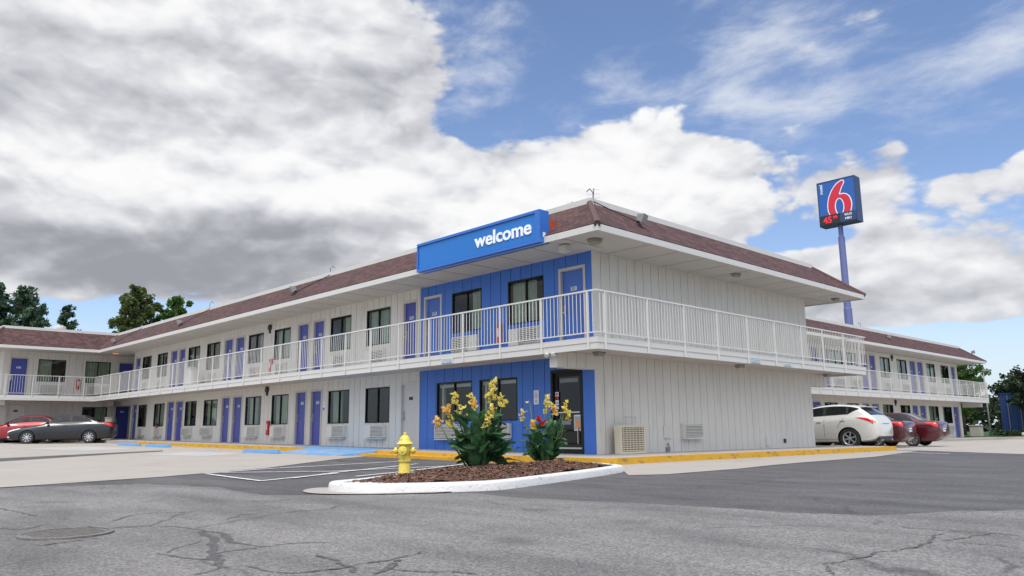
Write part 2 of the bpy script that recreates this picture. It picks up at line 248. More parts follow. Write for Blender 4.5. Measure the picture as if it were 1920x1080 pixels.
def asphalt(name, base, light, crack):
    m = bpy.data.materials.new(name); m.use_nodes = True; N = m.node_tree.nodes; L = m.node_tree.links; p = N['Principled BSDF']
    tc = N.new('ShaderNodeTexCoord')
    def noi(s, d=4, r=.5):
        n = N.new('ShaderNodeTexNoise'); n.inputs['Scale'].default_value = s; n.inputs['Detail'].default_value = d; n.inputs['Roughness'].default_value = r; L.new(tc.outputs['Object'], n.inputs[0]); return n.outputs[0]
    big = noi(.35, 7, .6); fine = noi(55, 5, .75)
    r = N.new('ShaderNodeValToRGB'); r.color_ramp.elements[0].position = .3; r.color_ramp.elements[1].position = .7
    r.color_ramp.elements[0].color = (*[c*.86 for c in base], 1); r.color_ramp.elements[1].color = (*[c*1.12 for c in base], 1); L.new(big, r.inputs[0])
    v = N.new('ShaderNodeTexVoronoi'); v.inputs['Scale'].default_value = 75; L.new(tc.outputs['Object'], v.inputs[0])
    sr = N.new('ShaderNodeValToRGB'); sr.color_ramp.elements[0].position = .3; sr.color_ramp.elements[1].position = .8; L.new(v.outputs['Color'], sr.inputs[0])
    sr.color_ramp.elements[0].color = (.62, .62, .63, 1); sr.color_ramp.elements[1].color = (*light, 1)
    mu = N.new('ShaderNodeMix'); mu.data_type = 'RGBA'; mu.blend_type = 'MULTIPLY'; mu.inputs[0].default_value = 1; L.new(r.outputs[0], mu.inputs[6]); L.new(sr.outputs[0], mu.inputs[7])
    # hairline cracks and dark pits
    wn = N.new('ShaderNodeTexNoise'); wn.inputs['Scale'].default_value = 1.3; wn.inputs['Detail'].default_value = 6; L.new(tc.outputs['Object'], wn.inputs[0])
    wm = N.new('ShaderNodeMix'); wm.data_type = 'RGBA'; wm.inputs[0].default_value = .35; L.new(tc.outputs['Object'], wm.inputs[6]); L.new(wn.outputs[1], wm.inputs[7])
    ve = N.new('ShaderNodeTexVoronoi'); ve.feature = 'DISTANCE_TO_EDGE'; ve.inputs['Scale'].default_value = .55; L.new(wm.outputs[2], ve.inputs[0])
    lt = N.new('ShaderNodeMapRange'); lt.inputs[1].default_value = 0; lt.inputs[2].default_value = .012; lt.inputs[3].default_value = crack; lt.inputs[4].default_value = 0; L.new(ve.outputs[0], lt.inputs[0])
    msk = N.new('ShaderNodeMapRange'); msk.inputs[1].default_value = .5; msk.inputs[2].default_value = .6; L.new(noi(.6, 3), msk.inputs[0])
    cm = N.new('ShaderNodeMath'); cm.operation = 'MULTIPLY'; L.new(lt.outputs[0], cm.inputs[0]); L.new(msk.outputs[0], cm.inputs[1])
    stn = N.new('ShaderNodeMapping'); stn.inputs['Scale'].default_value = (.45, 1.6, 1); stn.inputs['Rotation'].default_value = (0, 0, .75); L.new(tc.outputs['Object'], stn.inputs[0])
    sn = N.new('ShaderNodeTexNoise'); sn.inputs['Scale'].default_value = .9; sn.inputs['Detail'].default_value = 8; sn.inputs['Roughness'].default_value = .62; L.new(stn.outputs[0], sn.inputs[0])
    sr2 = N.new('ShaderNodeValToRGB'); sr2.color_ramp.elements[0].position = .34; sr2.color_ramp.elements[0].color = (.70, .70, .70, 1); sr2.color_ramp.elements[1].position = .62; sr2.color_ramp.elements[1].color = (1.08, 1.07, 1.05, 1); L.new(sn.outputs[0], sr2.inputs[0])
    ms = N.new('ShaderNodeMix'); ms.data_type = 'RGBA'; ms.blend_type = 'MULTIPLY'; ms.inputs[0].default_value = 1; L.new(mu.outputs[2], ms.inputs[6]); L.new(sr2.outputs[0], ms.inputs[7])
    vo = N.new('ShaderNodeTexVoronoi'); vo.inputs['Scale'].default_value = .9; vo.inputs['Randomness'].default_value = 1; L.new(wm.outputs[2], vo.inputs[0])
    so_ = N.new('ShaderNodeMapRange'); so_.inputs[1].default_value = .05; so_.inputs[2].default_value = .16; so_.inputs[3].default_value = .45; so_.inputs[4].default_value = 0; L.new(vo.outputs['Distance'], so_.inputs[0])
    ms2 = N.new('ShaderNodeMix'); ms2.data_type = 'RGBA'; L.new(so_.outputs[0], ms2.inputs[0]); L.new(ms.outputs[2], ms2.inputs[6]); ms2.inputs[7].default_value = (.055, .053, .052, 1); mu = ms2
    mc = N.new('ShaderNodeMix'); mc.data_type = 'RGBA'; L.new(cm.outputs[0], mc.inputs[0]); L.new(mu.outputs[2], mc.inputs[6]); mc.inputs[7].default_value = (.03, .03, .032, 1)
    L.new(mc.outputs[2], p.inputs['Base Color']); p.inputs['Roughness'].default_value = .82; p.inputs['Specular IOR Level'].default_value = .35
    bp = N.new('ShaderNodeBump'); bp.inputs['Strength'].default_value = .5; bp.inputs['Distance'].default_value = .012; L.new(fine, bp.inputs['Height']); L.new(bp.outputs[0], p.inputs['Normal'])
    return m
M['asph_dark'] = asphalt('dark_asphalt', (.120, .118, .123), (1.12, 1.12, 1.12), .5)
M['asph_light'] = asphalt('weathered_asphalt', (.200, .195, .195), (1.28, 1.27, 1.26), .6)

def breakup(m, scale, lo, hi):
    N = m.node_tree.nodes; L = m.node_tree.links; tc = N.new('ShaderNodeTexCoord'); n = N.new('ShaderNodeTexNoise'); n.inputs['Scale'].default_value = scale; n.inputs['Detail'].default_value = 6; n.inputs['Roughness'].default_value = .7; L.new(tc.outputs['Object'], n.inputs[0])
    r = N.new('ShaderNodeMapRange'); r.inputs[1].default_value = lo; r.inputs[2].default_value = hi; L.new(n.outputs[0], r.inputs[0]); t = N.new('ShaderNodeBsdfTransparent'); mx = N.new('ShaderNodeMixShader'); L.new(r.outputs[0], mx.inputs[0]); L.new(t.outputs[0], mx.inputs[1]); L.new(N['Principled BSDF'].outputs[0], mx.inputs[2]); L.new(mx.outputs[0], N['Material Output'].inputs[0])
breakup(M['tar'], 16, .36, .56); breakup(M['linepaint'], 9, .34, .46)
def mulchmat():
    m = mat('bark_mulch', (.105, .052, .034), .95, var=.35, vscale=30, bump=1, bscale=45, dirt=((.2, .115, .075), .6, .72, .8), dscale=(14, 14, 14)); return m
M['mulch'] = mulchmat()

# ------------------------------------------------------------------ mesh builder
class MB:
    def __init__(s): s.v = []; s.f = []; s.m = []; s.uv = {}
    def add(s, pts, faces, mi=0):
        o = len(s.v); s.v += [tuple(p) for p in pts]
        for f in faces: s.f.append(tuple(i+o for i in f)); s.m.append(mi)
        return s
    def box(s, x0, x1, y0, y1, z0, z1, mi=0):
        return s.hexa([(x0, y0, z0), (x1, y0, z0), (x1, y1, z0), (x0, y1, z0), (x0, y0, z1), (x1, y0, z1), (x1, y1, z1), (x0, y1, z1)], mi)
    def hexa(s, p, mi=0): return s.add(p, [(0, 3, 2, 1), (4, 5, 6, 7), (0, 1, 5, 4), (1, 2, 6, 5), (2, 3, 7, 6), (3, 0, 4, 7)], mi)
    def quad(s, p, uv=None, mi=0):
        s.add(p, [tuple(range(len(p)))], mi)
        if uv: s.uv[len(s.f)-1] = uv
        return s
    def prism(s, poly, z0, z1, mi=0):
        n = len(poly); zz0 = z0 if callable(z0) else (lambda x, y: z0); zz1 = z1 if callable(z1) else (lambda x, y: z1)
        pts = [(x, y, zz0(x, y)) for x, y in poly]+[(x, y, zz1(x, y)) for x, y in poly]
        return s.add(pts, [tuple(range(n-1, -1, -1)), tuple(range(n, 2*n))]+[(i, (i+1) % n, n+(i+1) % n, n+i) for i in range(n)], mi)
    def tube(s, pts, r, n=8, mi=0, cap=True):
        pts = [Vector(p) for p in pts]; k = len(pts); rs = r if isinstance(r, (list, tuple)) else [r]*k
        ring = []; 
        for i, p in enumerate(pts):
            d = (pts[min(i+1, k-1)]-pts[max(i-1, 0)]); d = d.normalized() if d.length > 1e-9 else Vector((0, 0, 1))
            a = d.cross(Vector((0, 0, 1)) if abs(d.z) < .9 else Vector((1, 0, 0))).normalized(); b = d.cross(a)
            ring += [p+(a*math.cos(t*2*math.pi/n)+b*math.sin(t*2*math.pi/n))*rs[i] for t in range(n)]
        fs = [(i*n+t, i*n+(t+1) % n, (i+1)*n+(t+1) % n, (i+1)*n+t) for i in range(k-1) for t in range(n)]
        if cap: fs += [tuple(range(n-1, -1, -1)), tuple((k-1)*n+t for t in range(n))]
        return s.add(ring, fs, mi)
    def lathe(s, prof, c, n=20, ax=(0, 0, 1), mi=0, cap=True):
        ax = Vector(ax).normalized(); a = ax.cross(Vector((1, 0, 0)) if abs(ax.x) < .9 else Vector((0, 1, 0))).normalized(); b = ax.cross(a); c = Vector(c)
        ring = []
        for r, h in prof: ring += [c+ax*h+(a*math.cos(t*2*math.pi/n)+b*math.sin(t*2*math.pi/n))*r for t in range(n)]
        k = len(prof); fs = [(i*n+t, i*n+(t+1) % n, (i+1)*n+(t+1) % n, (i+1)*n+t) for i in range(k-1) for t in range(n)]
        if cap: fs += [tuple(range(n-1, -1, -1)), tuple((k-1)*n+t for t in range(n))]
        return s.add(ring, fs, mi)
    def build(s, name, mats, parent=None, local=False, smooth=False, fix=True, label=None, bevel=0, origin=None):
        me = bpy.data.meshes.new(name); off = Vector((0, 0, 0))
        if parent and not local:
            q = parent
            while q: off += q.location; q = q.parent
        if origin: off = Vector(origin)
        me.from_pydata([tuple(Vector(p)-off) for p in s.v], [], s.f)
        mats = mats if isinstance(mats, (list, tuple)) else [mats]
        for q in mats: me.materials.append(M[q] if isinstance(q, str) else q)
        for i, k in enumerate(s.m): me.polygons[i].material_index = k
        if s.uv:
            ul = me.uv_layers.new(name='UVMap')
            for fi, uv in s.uv.items():
                for li, c in zip(me.polygons[fi].loop_indices, uv): ul.data[li].uv = c
        if fix:
            b = bmesh.new(); b.from_mesh(me); bmesh.ops.recalc_face_normals(b, faces=b.faces[:])
            if bevel: bmesh.ops.bevel(b, geom=b.edges[:], offset=bevel, segments=2, affect='EDGES', profile=.5, clamp_overlap=True)
            b.to_mesh(me); b.free()
        if smooth:
            me.polygons.foreach_set('use_smooth', [True]*len(me.polygons))
            if smooth != 'all': me.set_sharp_from_angle(angle=R(smooth if smooth > 1 else 40))
        o = bpy.data.objects.new(name, me); COL.objects.link(o)
        if parent: o.parent = parent
        if origin: o.location = origin
        if label: o['label'] = label
        return o

def copy_tree(o, parent=None):
    c = o.copy(); COL.objects.link(c)
    if parent: c.parent = parent
    for ch in list(o.children): copy_tree(ch, c)
    return c

def text_mb(body, size, thick=.01, offset=0., align='CENTER', spacing=1.0):
    cu = bpy.data.curves.new('t', 'FONT'); cu.body = body; cu.size = size; cu.extrude = thick/2; cu.offset = offset; cu.align_x = align; cu.align_y = 'CENTER'; cu.resolution_u = 4
    cu.space_character = spacing
    o = bpy.data.objects.new('t', cu); COL.objects.link(o); dg = bpy.context.evaluated_depsgraph_get()
    me = bpy.data.meshes.new_from_object(o.evaluated_get(dg)); b = MB(); b.v = [tuple(v.co) for v in me.vertices]; b.f = [tuple(p.vertices) for p in me.polygons]; b.m = [0]*len(b.f)
    bpy.data.objects.remove(o); bpy.data.curves.remove(cu); bpy.data.meshes.remove(me); return b
def place_text(mb, body, size, org, ux, uz, thick=.01, offset=0., mi=0, align='CENTER', spacing=1.0, sx=1.0):
    t = text_mb(body, size, thick, offset, align, spacing); ux = Vector(ux); uz = Vector(uz); n = ux.cross(uz); org = Vector(org)
    mb.add([org+ux*x*sx+uz*y+n*z for x, y, z in t.v], t.f, mi)

# ------------------------------------------------------------------ ground
def G(x, y): return .0085*min(45, max(0, -x))-.0065*min(60, max(0, y))
def drape(name, poly, off, m, kind='structure', thick=None):
    b = bmesh.new(); vs = [b.verts.new((x, y, 0)) for x, y in poly]; b.faces.new(vs)
    for c, n in (((0, 0, 0), (1, 0, 0)), ((0, 0, 0), (0, 1, 0)), ((-45, 0, 0), (1, 0, 0)), ((0, 60, 0), (0, 1, 0))):
        bmesh.ops.bisect_plane(b, geom=b.verts[:]+b.edges[:]+b.faces[:], plane_co=c, plane_no=n)
    bmesh.ops.triangulate(b, faces=b.faces[:])
    for v in b.verts: v.co.z = G(v.co.x, v.co.y)+off
    bmesh.ops.recalc_face_normals(b, faces=b.faces[:])
    for f in b.faces:
        if f.normal.z < 0: f.normal_flip()
    me = bpy.data.meshes.new(name); b.to_mesh(me); b.free(); me.materials.append(M[m]); o = bpy.data.objects.new(name, me); COL.objects.link(o)
    if kind: o['kind'] = kind
    return o
drape('ground', [(-400, -300), (400, -300), (400, 600), (-400, 600)], 0, 'asph_dark')
def ragged(P, amp=.10, st=.12):
    out = []
    for a, b in zip(P, P[1:]+P[:1]):
        A, B = Vector((*a, 0)), Vector((*b, 0)); d = B-A; k = int(d.length/st) if d.length < 6 else 1; nn = Vector((-d.y, d.x, 0)).normalized()
        for i in range(max(1, k)): p = A+d*i/max(1, k); q = p+nn*(amp*noise.noise(p*1.7)+amp*.5*noise.noise(p*6)) if k > 1 else p; out.append((q.x, q.y))
    return out
drape('asphalt_forecourt', ragged([(3.2, -10.2), (4.3, -9.2), (4.96, -8.34), (5.6, -8.4), (6.1, -8.36), (6.7, -8.22), (7.32, -8.0), (8.18, -7.93), (9.02, -7.85), (9.6, -7.63), (10.04, -6.84), (10.4, -6.3), (14, -2), (40, 14), (60, -60), (-5, -60), (-.6, -14), (-.9, -12.0), (-.3, -10.4), (1.2, -10.0)]), .004, 'asph_light')
drape('concrete_apron', [(3, -60), (0, -20), (-1.05, -12.18), (-1.35, -11.05), (-1.72, -9.69), (-3.0, -7.08), (-5.46, -4.03), (-6.5, -2.4), (-6.8, -1.7), (-36, -1.7), (-60, -1.7), (-60, -60)], .008, 'concrete')
drape('drain_channel', [(-8, -16), (-10.85, -10.34), (-13.76, -7.0), (-15.4, -4.73), (-16.57, -4.31), (-15.27, -6.55), (-13.14, -9.92), (-10.5, -16.5)], .012, 'asph_dark')
drape('bay_paint', [(-12.4, -6.4), (-10.2, -5.4), (-11.4, -3.6), (-14.2, -4.2)], .012, 'bluefade')
drape('bay_paint', [(-23.5, -7.2), (-18.5, -6.4), (-19.5, -4.2), (-24.5, -4.6)], .012, 'bluefade')
drape('end_apron', [(1.85, -2.7), (3.5, -3.4), (4.3, -4.3), (4.63, -3.69), (4.68, -1.5), (4.31, 1.75), (4.0, 6.6), (2.6, 13.9), (1.85, 13.85)], .008, 'concrete')
drape('rear_lot', [(2.15, 14.4), (6.28, 11.35), (12, 8), (40, 4), (60, 40), (20, 58), (-3.6, 52), (-3.6, 21), (-3.6, 14.4)], .008, 'concrete')
drape('bay_paint', [(-2.4, 40.2), (3.5, 36.5), (5.4, 38.2), (-.8, 42.6)], .012, 'bluefade')
drape('bay_paint', [(2.4, 27.5), (4.6, 25.5), (5.8, 26.8), (3.4, 29)], .012, 'bluefade')
drape('parking_line', [(2.7, 11.4), (4.7, 10.1), (4.75, 10.22), (2.75, 11.52)], .016, 'linepaint')
# tar-sealed cracks, ribbons with an uneven width
CR = [(0.05, [(5.01, -12.7), (5.35, -12.63), (5.45, -12.39), (5.13, -12.08), (4.82, -11.87), (4.47, -11.55)]), (0.05, [(5.35, -12.63), (5.46, -12.3), (5.98, -12.15), (6.27, -12.18)]), (0.11, [(6.12, -12.18), (6.37, -12.23), (6.71, -12.31), (7.21, -12.54), (7.52, -12.63), (7.86, -12.76)]), (0.05, [(7.86, -12.76), (7.99, -12.87), (8.02, -12.98)]), (0.09, [(6.17, -12.13), (6.47, -12.14), (6.91, -12.25), (7.18, -12.24)]), (0.04, [(7.18, -12.24), (7.32, -12.2), (7.31, -12.03), (7.51, -11.8)]), (0.04, [(7.08, -12.81), (6.96, -12.66), (6.69, -12.39)]), (0.05, [(7.08, -12.81), (7.29, -12.81), (7.48, -12.75), (7.51, -12.65), (7.37, -12.54), (7.32, -12.33), (7.32, -12.2)]), (0.04, [(7.9, -12.76), (7.98, -12.64), (8.21, -12.66), (8.42, -12.54), (8.46, -12.31)]), (0.04, [(4.89, -12.47), (4.42, -12.12), (4.42, -11.87), (4.57, -11.67)]), (0.04, [(4.65, -13.26), (4.87, -13.15), (4.67, -12.92)]), (0.05, [(2.53, -12.86), (3.23, -12.84), (3.84, -12.79)]), (0.04, [(5.49, -11.67), (5.22, -11.43), (5.28, -11.28)]), (0.04, [(-1.47, -10.89), (-0.67, -10.91), (-0.73, -10.71)]), (0.04, [(-1.54, -9.51), (-0.98, -9.42)]), (0.05, [(3.74, -10.77), (4.1, -10.6), (4.03, -10.24)]), (0.04, [(0.41, -10.65), (0.61, -10.26), (0.55, -9.84)]), (0.05, [(6.1, -13.28), (6.01, -13.07), (5.96, -12.86)]), (0.06, [(7.91, -12.15), (8.19, -12.18), (8.41, -12.24), (8.66, -12.33)]), (0.04, [(8.4, -12.54), (8.47, -12.35), (8.41, -12.12), (8.42, -11.92), (8.28, -11.62)]), (0.04, [(8.69, -12.15), (8.84, -12.09), (8.99, -11.95), (9.17, -11.9)]), (0.08, [(8.44, -11.91), (8.59, -12.07), (8.76, -12.29)]), (0.04, [(10.39, -10.35), (10.41, -10.2), (10.45, -9.72), (10.52, -9.32), (10.46, -8.88), (10.43, -8.5)]), (0.04, [(10.39, -10.35), (10.56, -10.6)]), (0.03, [(10.01, -8.32), (10.35, -8.34), (10.6, -8.27), (10.88, -8.3)]), (0.03, [(10.54, -8.92), (10.63, -8.6), (10.67, -8.28)]), (0.03, [(10.61, -8.94), (10.88, -8.88), (11.04, -8.96)]), (0.035, [(8.07, -7.92), (8.51, -7.8), (8.98, -7.94), (9.32, -7.69), (9.51, -7.74), (9.84, -7.24), (10.07, -6.93), (10.19, -6.48), (10.44, -6.39)]), (0.03, [(6.92, -5.43), (6.71, -4.37), (6.5, -3.38), (6.54, -2.59)])]
def ribbon(mb, pts, w, z=.012, jit=1.0, sub=10):
    P = [Vector((x, y, 0)) for x, y in pts]; n = len(P); out = []
    for i in range(n-1):
        p0, p1, p2, p3 = P[max(i-1, 0)], P[i], P[i+1], P[min(i+2, n-1)]
        for k in range(sub):
            t = k/sub; out.append(.5*((2*p1)+(p2-p0)*t+(2*p0-5*p1+4*p2-p3)*t*t+(3*p1-p0-3*p2+p3)*t**3))
    out.append(P[-1]); k = len(out); vs = []
    for i, p in enumerate(out):
        d = (out[min(i+1, k-1)]-out[max(i-1, 0)]).normalized(); nn = Vector((-d.y, d.x, 0))
        j = noise.noise(p*5)*.05*jit; e = min(1, min(i, k-1-i)/3+.15) if jit else 1
        ww = w*.5*(1+jit*.75*noise.noise(p*9+Vector((7, 0, 0))))*e
        a = p+nn*(j+ww); b = p+nn*(j-ww); vs += [(a.x, a.y, G(a.x, a.y)+z), (b.x, b.y, G(b.x, b.y)+z)]
    mb.add(vs, [(2*i, 2*i+1, 2*i+3, 2*i+2) for i in range(k-1)])
for i, (w, pts) in enumerate(CR):
    w *= .6
    mb = MB(); ribbon(mb, pts, w, .0052+.00022*i); o = mb.build('tar_crack_seal', 'tar'); o['kind'] = 'structure'
for i, pts in enumerate([[(-1.82, -8.8), (.62, -8.97), (.24, -8.21), (-.28, -7.03)], [(-2.0, -8.8), (-2.63, -7.26), (-2.88, -5.46), (-3.2, -3.6)], [(-2.04, -8.44), (-.86, -6.84), (-.7, -4.2)], [(.4, -8.3), (-.5, -6.9), (-1.2, -5.4), (-1.9, -4.0)], [(.9, -7.4), (.4, -6.2), (-.4, -4.6), (-1.2, -3.0)]]):
    mb = MB(); 
    for a, b in zip(pts, pts[1:]): ribbon(mb, [a, b], .085, .014+.001*i, jit=0, sub=2)
    o = mb.build('parking_line', 'linepaint'); o['kind'] = 'structure'

# front and end sidewalks, kerbs
def slab_run(name, poly, top, base, m, kind='structure'):
    mb = MB(); mb.prism(poly, lambda x, y: G(x, y)-base, lambda x, y: G(x, y)+top); o = mb.build(name, m)
    if kind: o['kind'] = kind
    return o
FW = -1.85
slab_run('sidewalk', [(-36.8, FW+.15), (-36.8, .4), (0, .4), (0, FW+.15)], .148, .2, 'walk')
slab_run('sidewalk', [(-36.8, .4), (-36.8, 3), (-33.4, 3), (-33.4, .4)], .148, .2, 'walk')
slab_run('sidewalk', [(0, FW+.15), (0, 0), (1.75, 0), (1.75, FW+.15)], .148, .2, 'walk')
slab_run('sidewalk', [(-.2, 0), (-.2, 13.7), (1.75, 13.7), (1.75, 0)], .148, .2, 'walk')
slab_run('sidewalk', [(-40, 11.5), (-40, 13.7), (-.2, 13.7), (-.2, 11.5)], .146, .2, 'walk')
slab_run('kerb', [(-6.8, FW), (-6.8, FW+.15), (0, FW+.15), (0, FW)], .15, .2, 'yellow')
slab_run('kerb', [(-27.2, FW), (-27.2, FW+.15), (-12.0, FW+.15), (-12.0, FW)], .15, .2, 'yellow')
slab_run('kerb', [(-33, FW), (-33, FW+.15), (-27.2, FW+.15), (-27.2, FW)], .15, .2, 'walk')
slab_run('kerb', [(-12, FW), (-12, FW+.15), (-10.9, FW+.15), (-10.9, FW)], .15, .2, 'yellow')
mb = MB(); mb.hexa([(-10.9, FW-1.0, G(-10.9, 0)+.0), (-7.4, FW-1.0, G(-7.4, 0)+.0), (-6.8, FW+.15, G(-6.8, 0)-.1), (-10.9, FW+.15, G(-10.9, 0)-.1),
                    (-10.9, FW-1.0, G(-10.9, 0)+.014), (-7.4, FW-1.0, G(-7.4, 0)+.014), (-6.8, FW+.15, G(-6.8, 0)+.15), (-10.9, FW+.15, G(-10.9, 0)+.15)])
o = mb.build('kerb_ramp', 'bluepaint'); o['kind'] = 'structure'
drape('ramp_paint', [(-12.2, FW+.2), (-7.6, FW+.2), (-8.2, -.06), (-12.2, -.06)], .153, 'bluepaint')
slab_run('kerb', [(0, FW), (0, FW+.15), (1.75, FW+.15), (1.75, 0), (1.9, 0), (1.9, FW+.25), (1.8, FW+.06), (1.66, FW)], .15, .2, 'yellow')
slab_run('kerb', [(1.75, 0), (1.75, 13.7), (1.9, 13.85), (1.9, 0)], .15, .2, 'yellow')
slab_run('kerb', [(-2.2, 13.7), (-2.2, 13.85), (1.9, 13.85), (1.75, 13.7)], .15, .2, 'yellow')
slab_run('kerb_step', [(-6.9, FW-.42), (-6.6, FW-.45), (-1.2, FW-.45), (-1.0, FW-.005), (-6.9, FW-.005)], .07, .2, 'yellow')
# sidewalk along the rear building and the planted corner beyond it
slab_run('sidewalk', [(-6.2, 19.5), (-3.6, 19.5), (-3.6, 50.5), (-6.2, 50.5)], .13, .2, 'concrete')
slab_run('kerb', [(-6.2, 50.5), (-3.6, 50.5), (-1.5, 56.5), (3, 62), (14, 72), (13, 73), (2, 63.5), (-4, 60)], .15, .2, 'concrete')
o = drape('lawn', [(-14, 50), (-4.3, 50.6), (-4.0, 60), (2, 63.5), (13, 73), (10, 90), (-40, 90), (-40, 50)], .17, 'grass')

# ------------------------------------------------------------------ the planted island
ISL = [(3.0, -9.12), (3.2, -9.3), (3.5, -9.38), (3.86, -9.34), (4.2, -9.12), (4.81, -8.06), (4.86, -7.7), (4.78, -7.3), (4.48, -6.28), (4.1, -4.99), (3.62, -3.66), (3.5, -3.4), (3.2, -3.2), (2.5, -2.86), (2.0, -2.9), (1.6, -3.15), (1.32, -3.7), (1.28, -4.4), (1.45, -5.46), (1.72, -6.46), (2.25, -7.5), (2.87, -8.55), (2.95, -8.9)]
def smooth_poly(P, it=2):
    for _ in range(it):
        Q = []
        for a, b in zip(P, P[1:]+P[:1]): Q += [(a[0]*.75+b[0]*.25, a[1]*.75+b[1]*.25), (a[0]*.25+b[0]*.75, a[1]*.25+b[1]*.75)]
        P = Q
    return P
def inset(P, d):
    n = len(P); out = []
    for i in range(n):
        a, p, b = Vector(P[i-1]), Vector(P[i]), Vector(P[(i+1) % n]); t = (b-a).normalized(); nn = Vector((-t.y, t.x)); out.append(tuple(p+nn*d))
    return out
ISLs = smooth_poly(ISL, 1)
mb = MB(); rings = []; n = len(ISLs)
for d, z in ((-.012, -.06), (0, .085), (.012, .108), (.035, .118), (.165, .118), (.175, .11), (.18, .02)):
    rings += [(x, y, G(x, y)+z) for x, y in inset(ISLs, d)]
mb.add(rings, [(k*n+i, k*n+(i+1) % n, (k+1)*n+(i+1) % n, (k+1)*n+i) for k in range(6) for i in range(n)])
o = mb.build('kerb', 'whitekerb', smooth=50); o['kind'] = 'structure'
# concrete nose of the island and the worn pad under it
mb = MB(); mb.prism([(3.08, -9.08), (3.4, -9.24), (3.82, -9.2), (4.08, -9.0), (4.28, -8.72), (3.7, -8.82), (3.12, -8.66)], .03, .1165); o = mb.build('kerb_nose', 'whitekerb'); o['kind'] = 'structure'
drape('kerb_pad', smooth_poly([(2.6, -9.1), (3.0, -9.6), (3.6, -9.75), (4.2, -9.35), (4.75, -8.5), (4.6, -8.3), (3.9, -9.0), (3.3, -8.9)], 2), .0135, 'concrete')
from mathutils.geometry import intersect_point_tri_2d
def inside(x, y, P):
    c = False; j = len(P)-1
    for i in range(len(P)):
        if (P[i][1] > y) != (P[j][1] > y) and x < (P[j][0]-P[i][0])*(y-P[i][1])/(P[j][1]-P[i][1])+P[i][0]: c = not c
        j = i
    return c
BED = inset(ISLs, .16)
def bedz(x, y):
    d = min((Vector((x, y))-Vector(p)).length for p in BED[::2]); return .085+.10*min(1, d/.9)+.02*noise.noise(Vector((x*2.2, y*2.2, 1)))+.018*noise.noise(Vector((x*9, y*9, 3)))
b = bmesh.new(); grid = {}; st = .055
nx = int(5.2/st); ny = int(7.8/st)
for i in range(nx):
    for j in range(ny):
        x, y = -.1+i*st, -9.6+j*st
        if inside(x, y, BED): grid[i, j] = b.verts.new((x, y, bedz(x, y)))
for (i, j), v in grid.items():
    q = [grid.get(k) for k in ((i, j), (i+1, j), (i+1, j+1), (i, j+1))]
    if all(q): b.faces.new(q)
me = bpy.data.meshes.new('mulch_bed'); b.to_mesh(me); b.free(); me.materials.append(M['mulch']); me.polygons.foreach_set('use_smooth', [True]*len(me.polygons))
o = bpy.data.objects.new('mulch_bed', me); COL.objects.link(o); o['kind'] = 'structure'
mb = MB(); k = 0
while k < 11000:
    x, y = rnd.uniform(0, 5), rnd.uniform(-9.3, -2.3)
    if not inside(x, y, BED): continue
    k += 1; l = rnd.uniform(.008, .03); w = rnd.uniform(.003, .009); a = rnd.uniform(0, 6.3); tl = rnd.uniform(-.5, .5); z = bedz(x, y)+.008
    dx, dy, dz = math.cos(a)*l, math.sin(a)*l, math.sin(tl)*l*.6; ex, ey = -math.sin(a)*w, math.cos(a)*w
    mb.add([(x-dx-ex, y-dy-ey, z-dz), (x+dx-ex, y+dy-ey, z+dz), (x+dx*.8+ex, y+dy*.8+ey, z+dz+.006), (x-dx+ex, y-dy+ey, z-dz+.006)], [(0, 1, 2, 3)], rnd.choice((0, 0, 0, 1, 2)))
M['chip1'] = mat('mulch_chip', (.125, .062, .042), .9, var=.3, vscale=20); M['chip2'] = mat('mulch_chip_pale', (.21, .125, .085), .9, var=.3, vscale=20); M['chip3'] = mat('mulch_chip_dark', (.055, .03, .022), .9, var=.3, vscale=20)
o = mb.build('mulch', ['chip1', 'chip2', 'chip3'], fix=False); o['kind'] = 'stuff'; o['label'] = 'dark brown bark mulch chips filling the kerbed island'; o['category'] = 'mulch'

# ------------------------------------------------------------------ the motel
class Fr:      # a facade frame: u along the wall, n outward, z up
    def __init__(s, o, U, N): s.o, s.U, s.N = Vector(o), Vector((*U, 0)), Vector((*N, 0))
    def p(s, u, n, z): q = s.o+s.U*u+s.N*n; return (q.x, q.y, z)
    def box(s, mb, u0, u1, n0, n1, z0, z1, mi=0):
        return mb.hexa([s.p(u0, n0, z0), s.p(u1, n0, z0), s.p(u1, n1, z0), s.p(u0, n1, z0), s.p(u0, n0, z1), s.p(u1, n0, z1), s.p(u1, n1, z1), s.p(u0, n1, z1)], mi)
    def g(s, u, n=0): q = s.p(u, n, 0); return G(q[0], q[1])
def cuts(z0, z1, spans):
    out = []; z = z0
    for a, b in sorted(spans):
        if a > z: out.append((z, min(a, z1)))
        z = max(z, b)
    if z < z1: out.append((z, z1))
    return [(a, b) for a, b in out if b-a > .002]
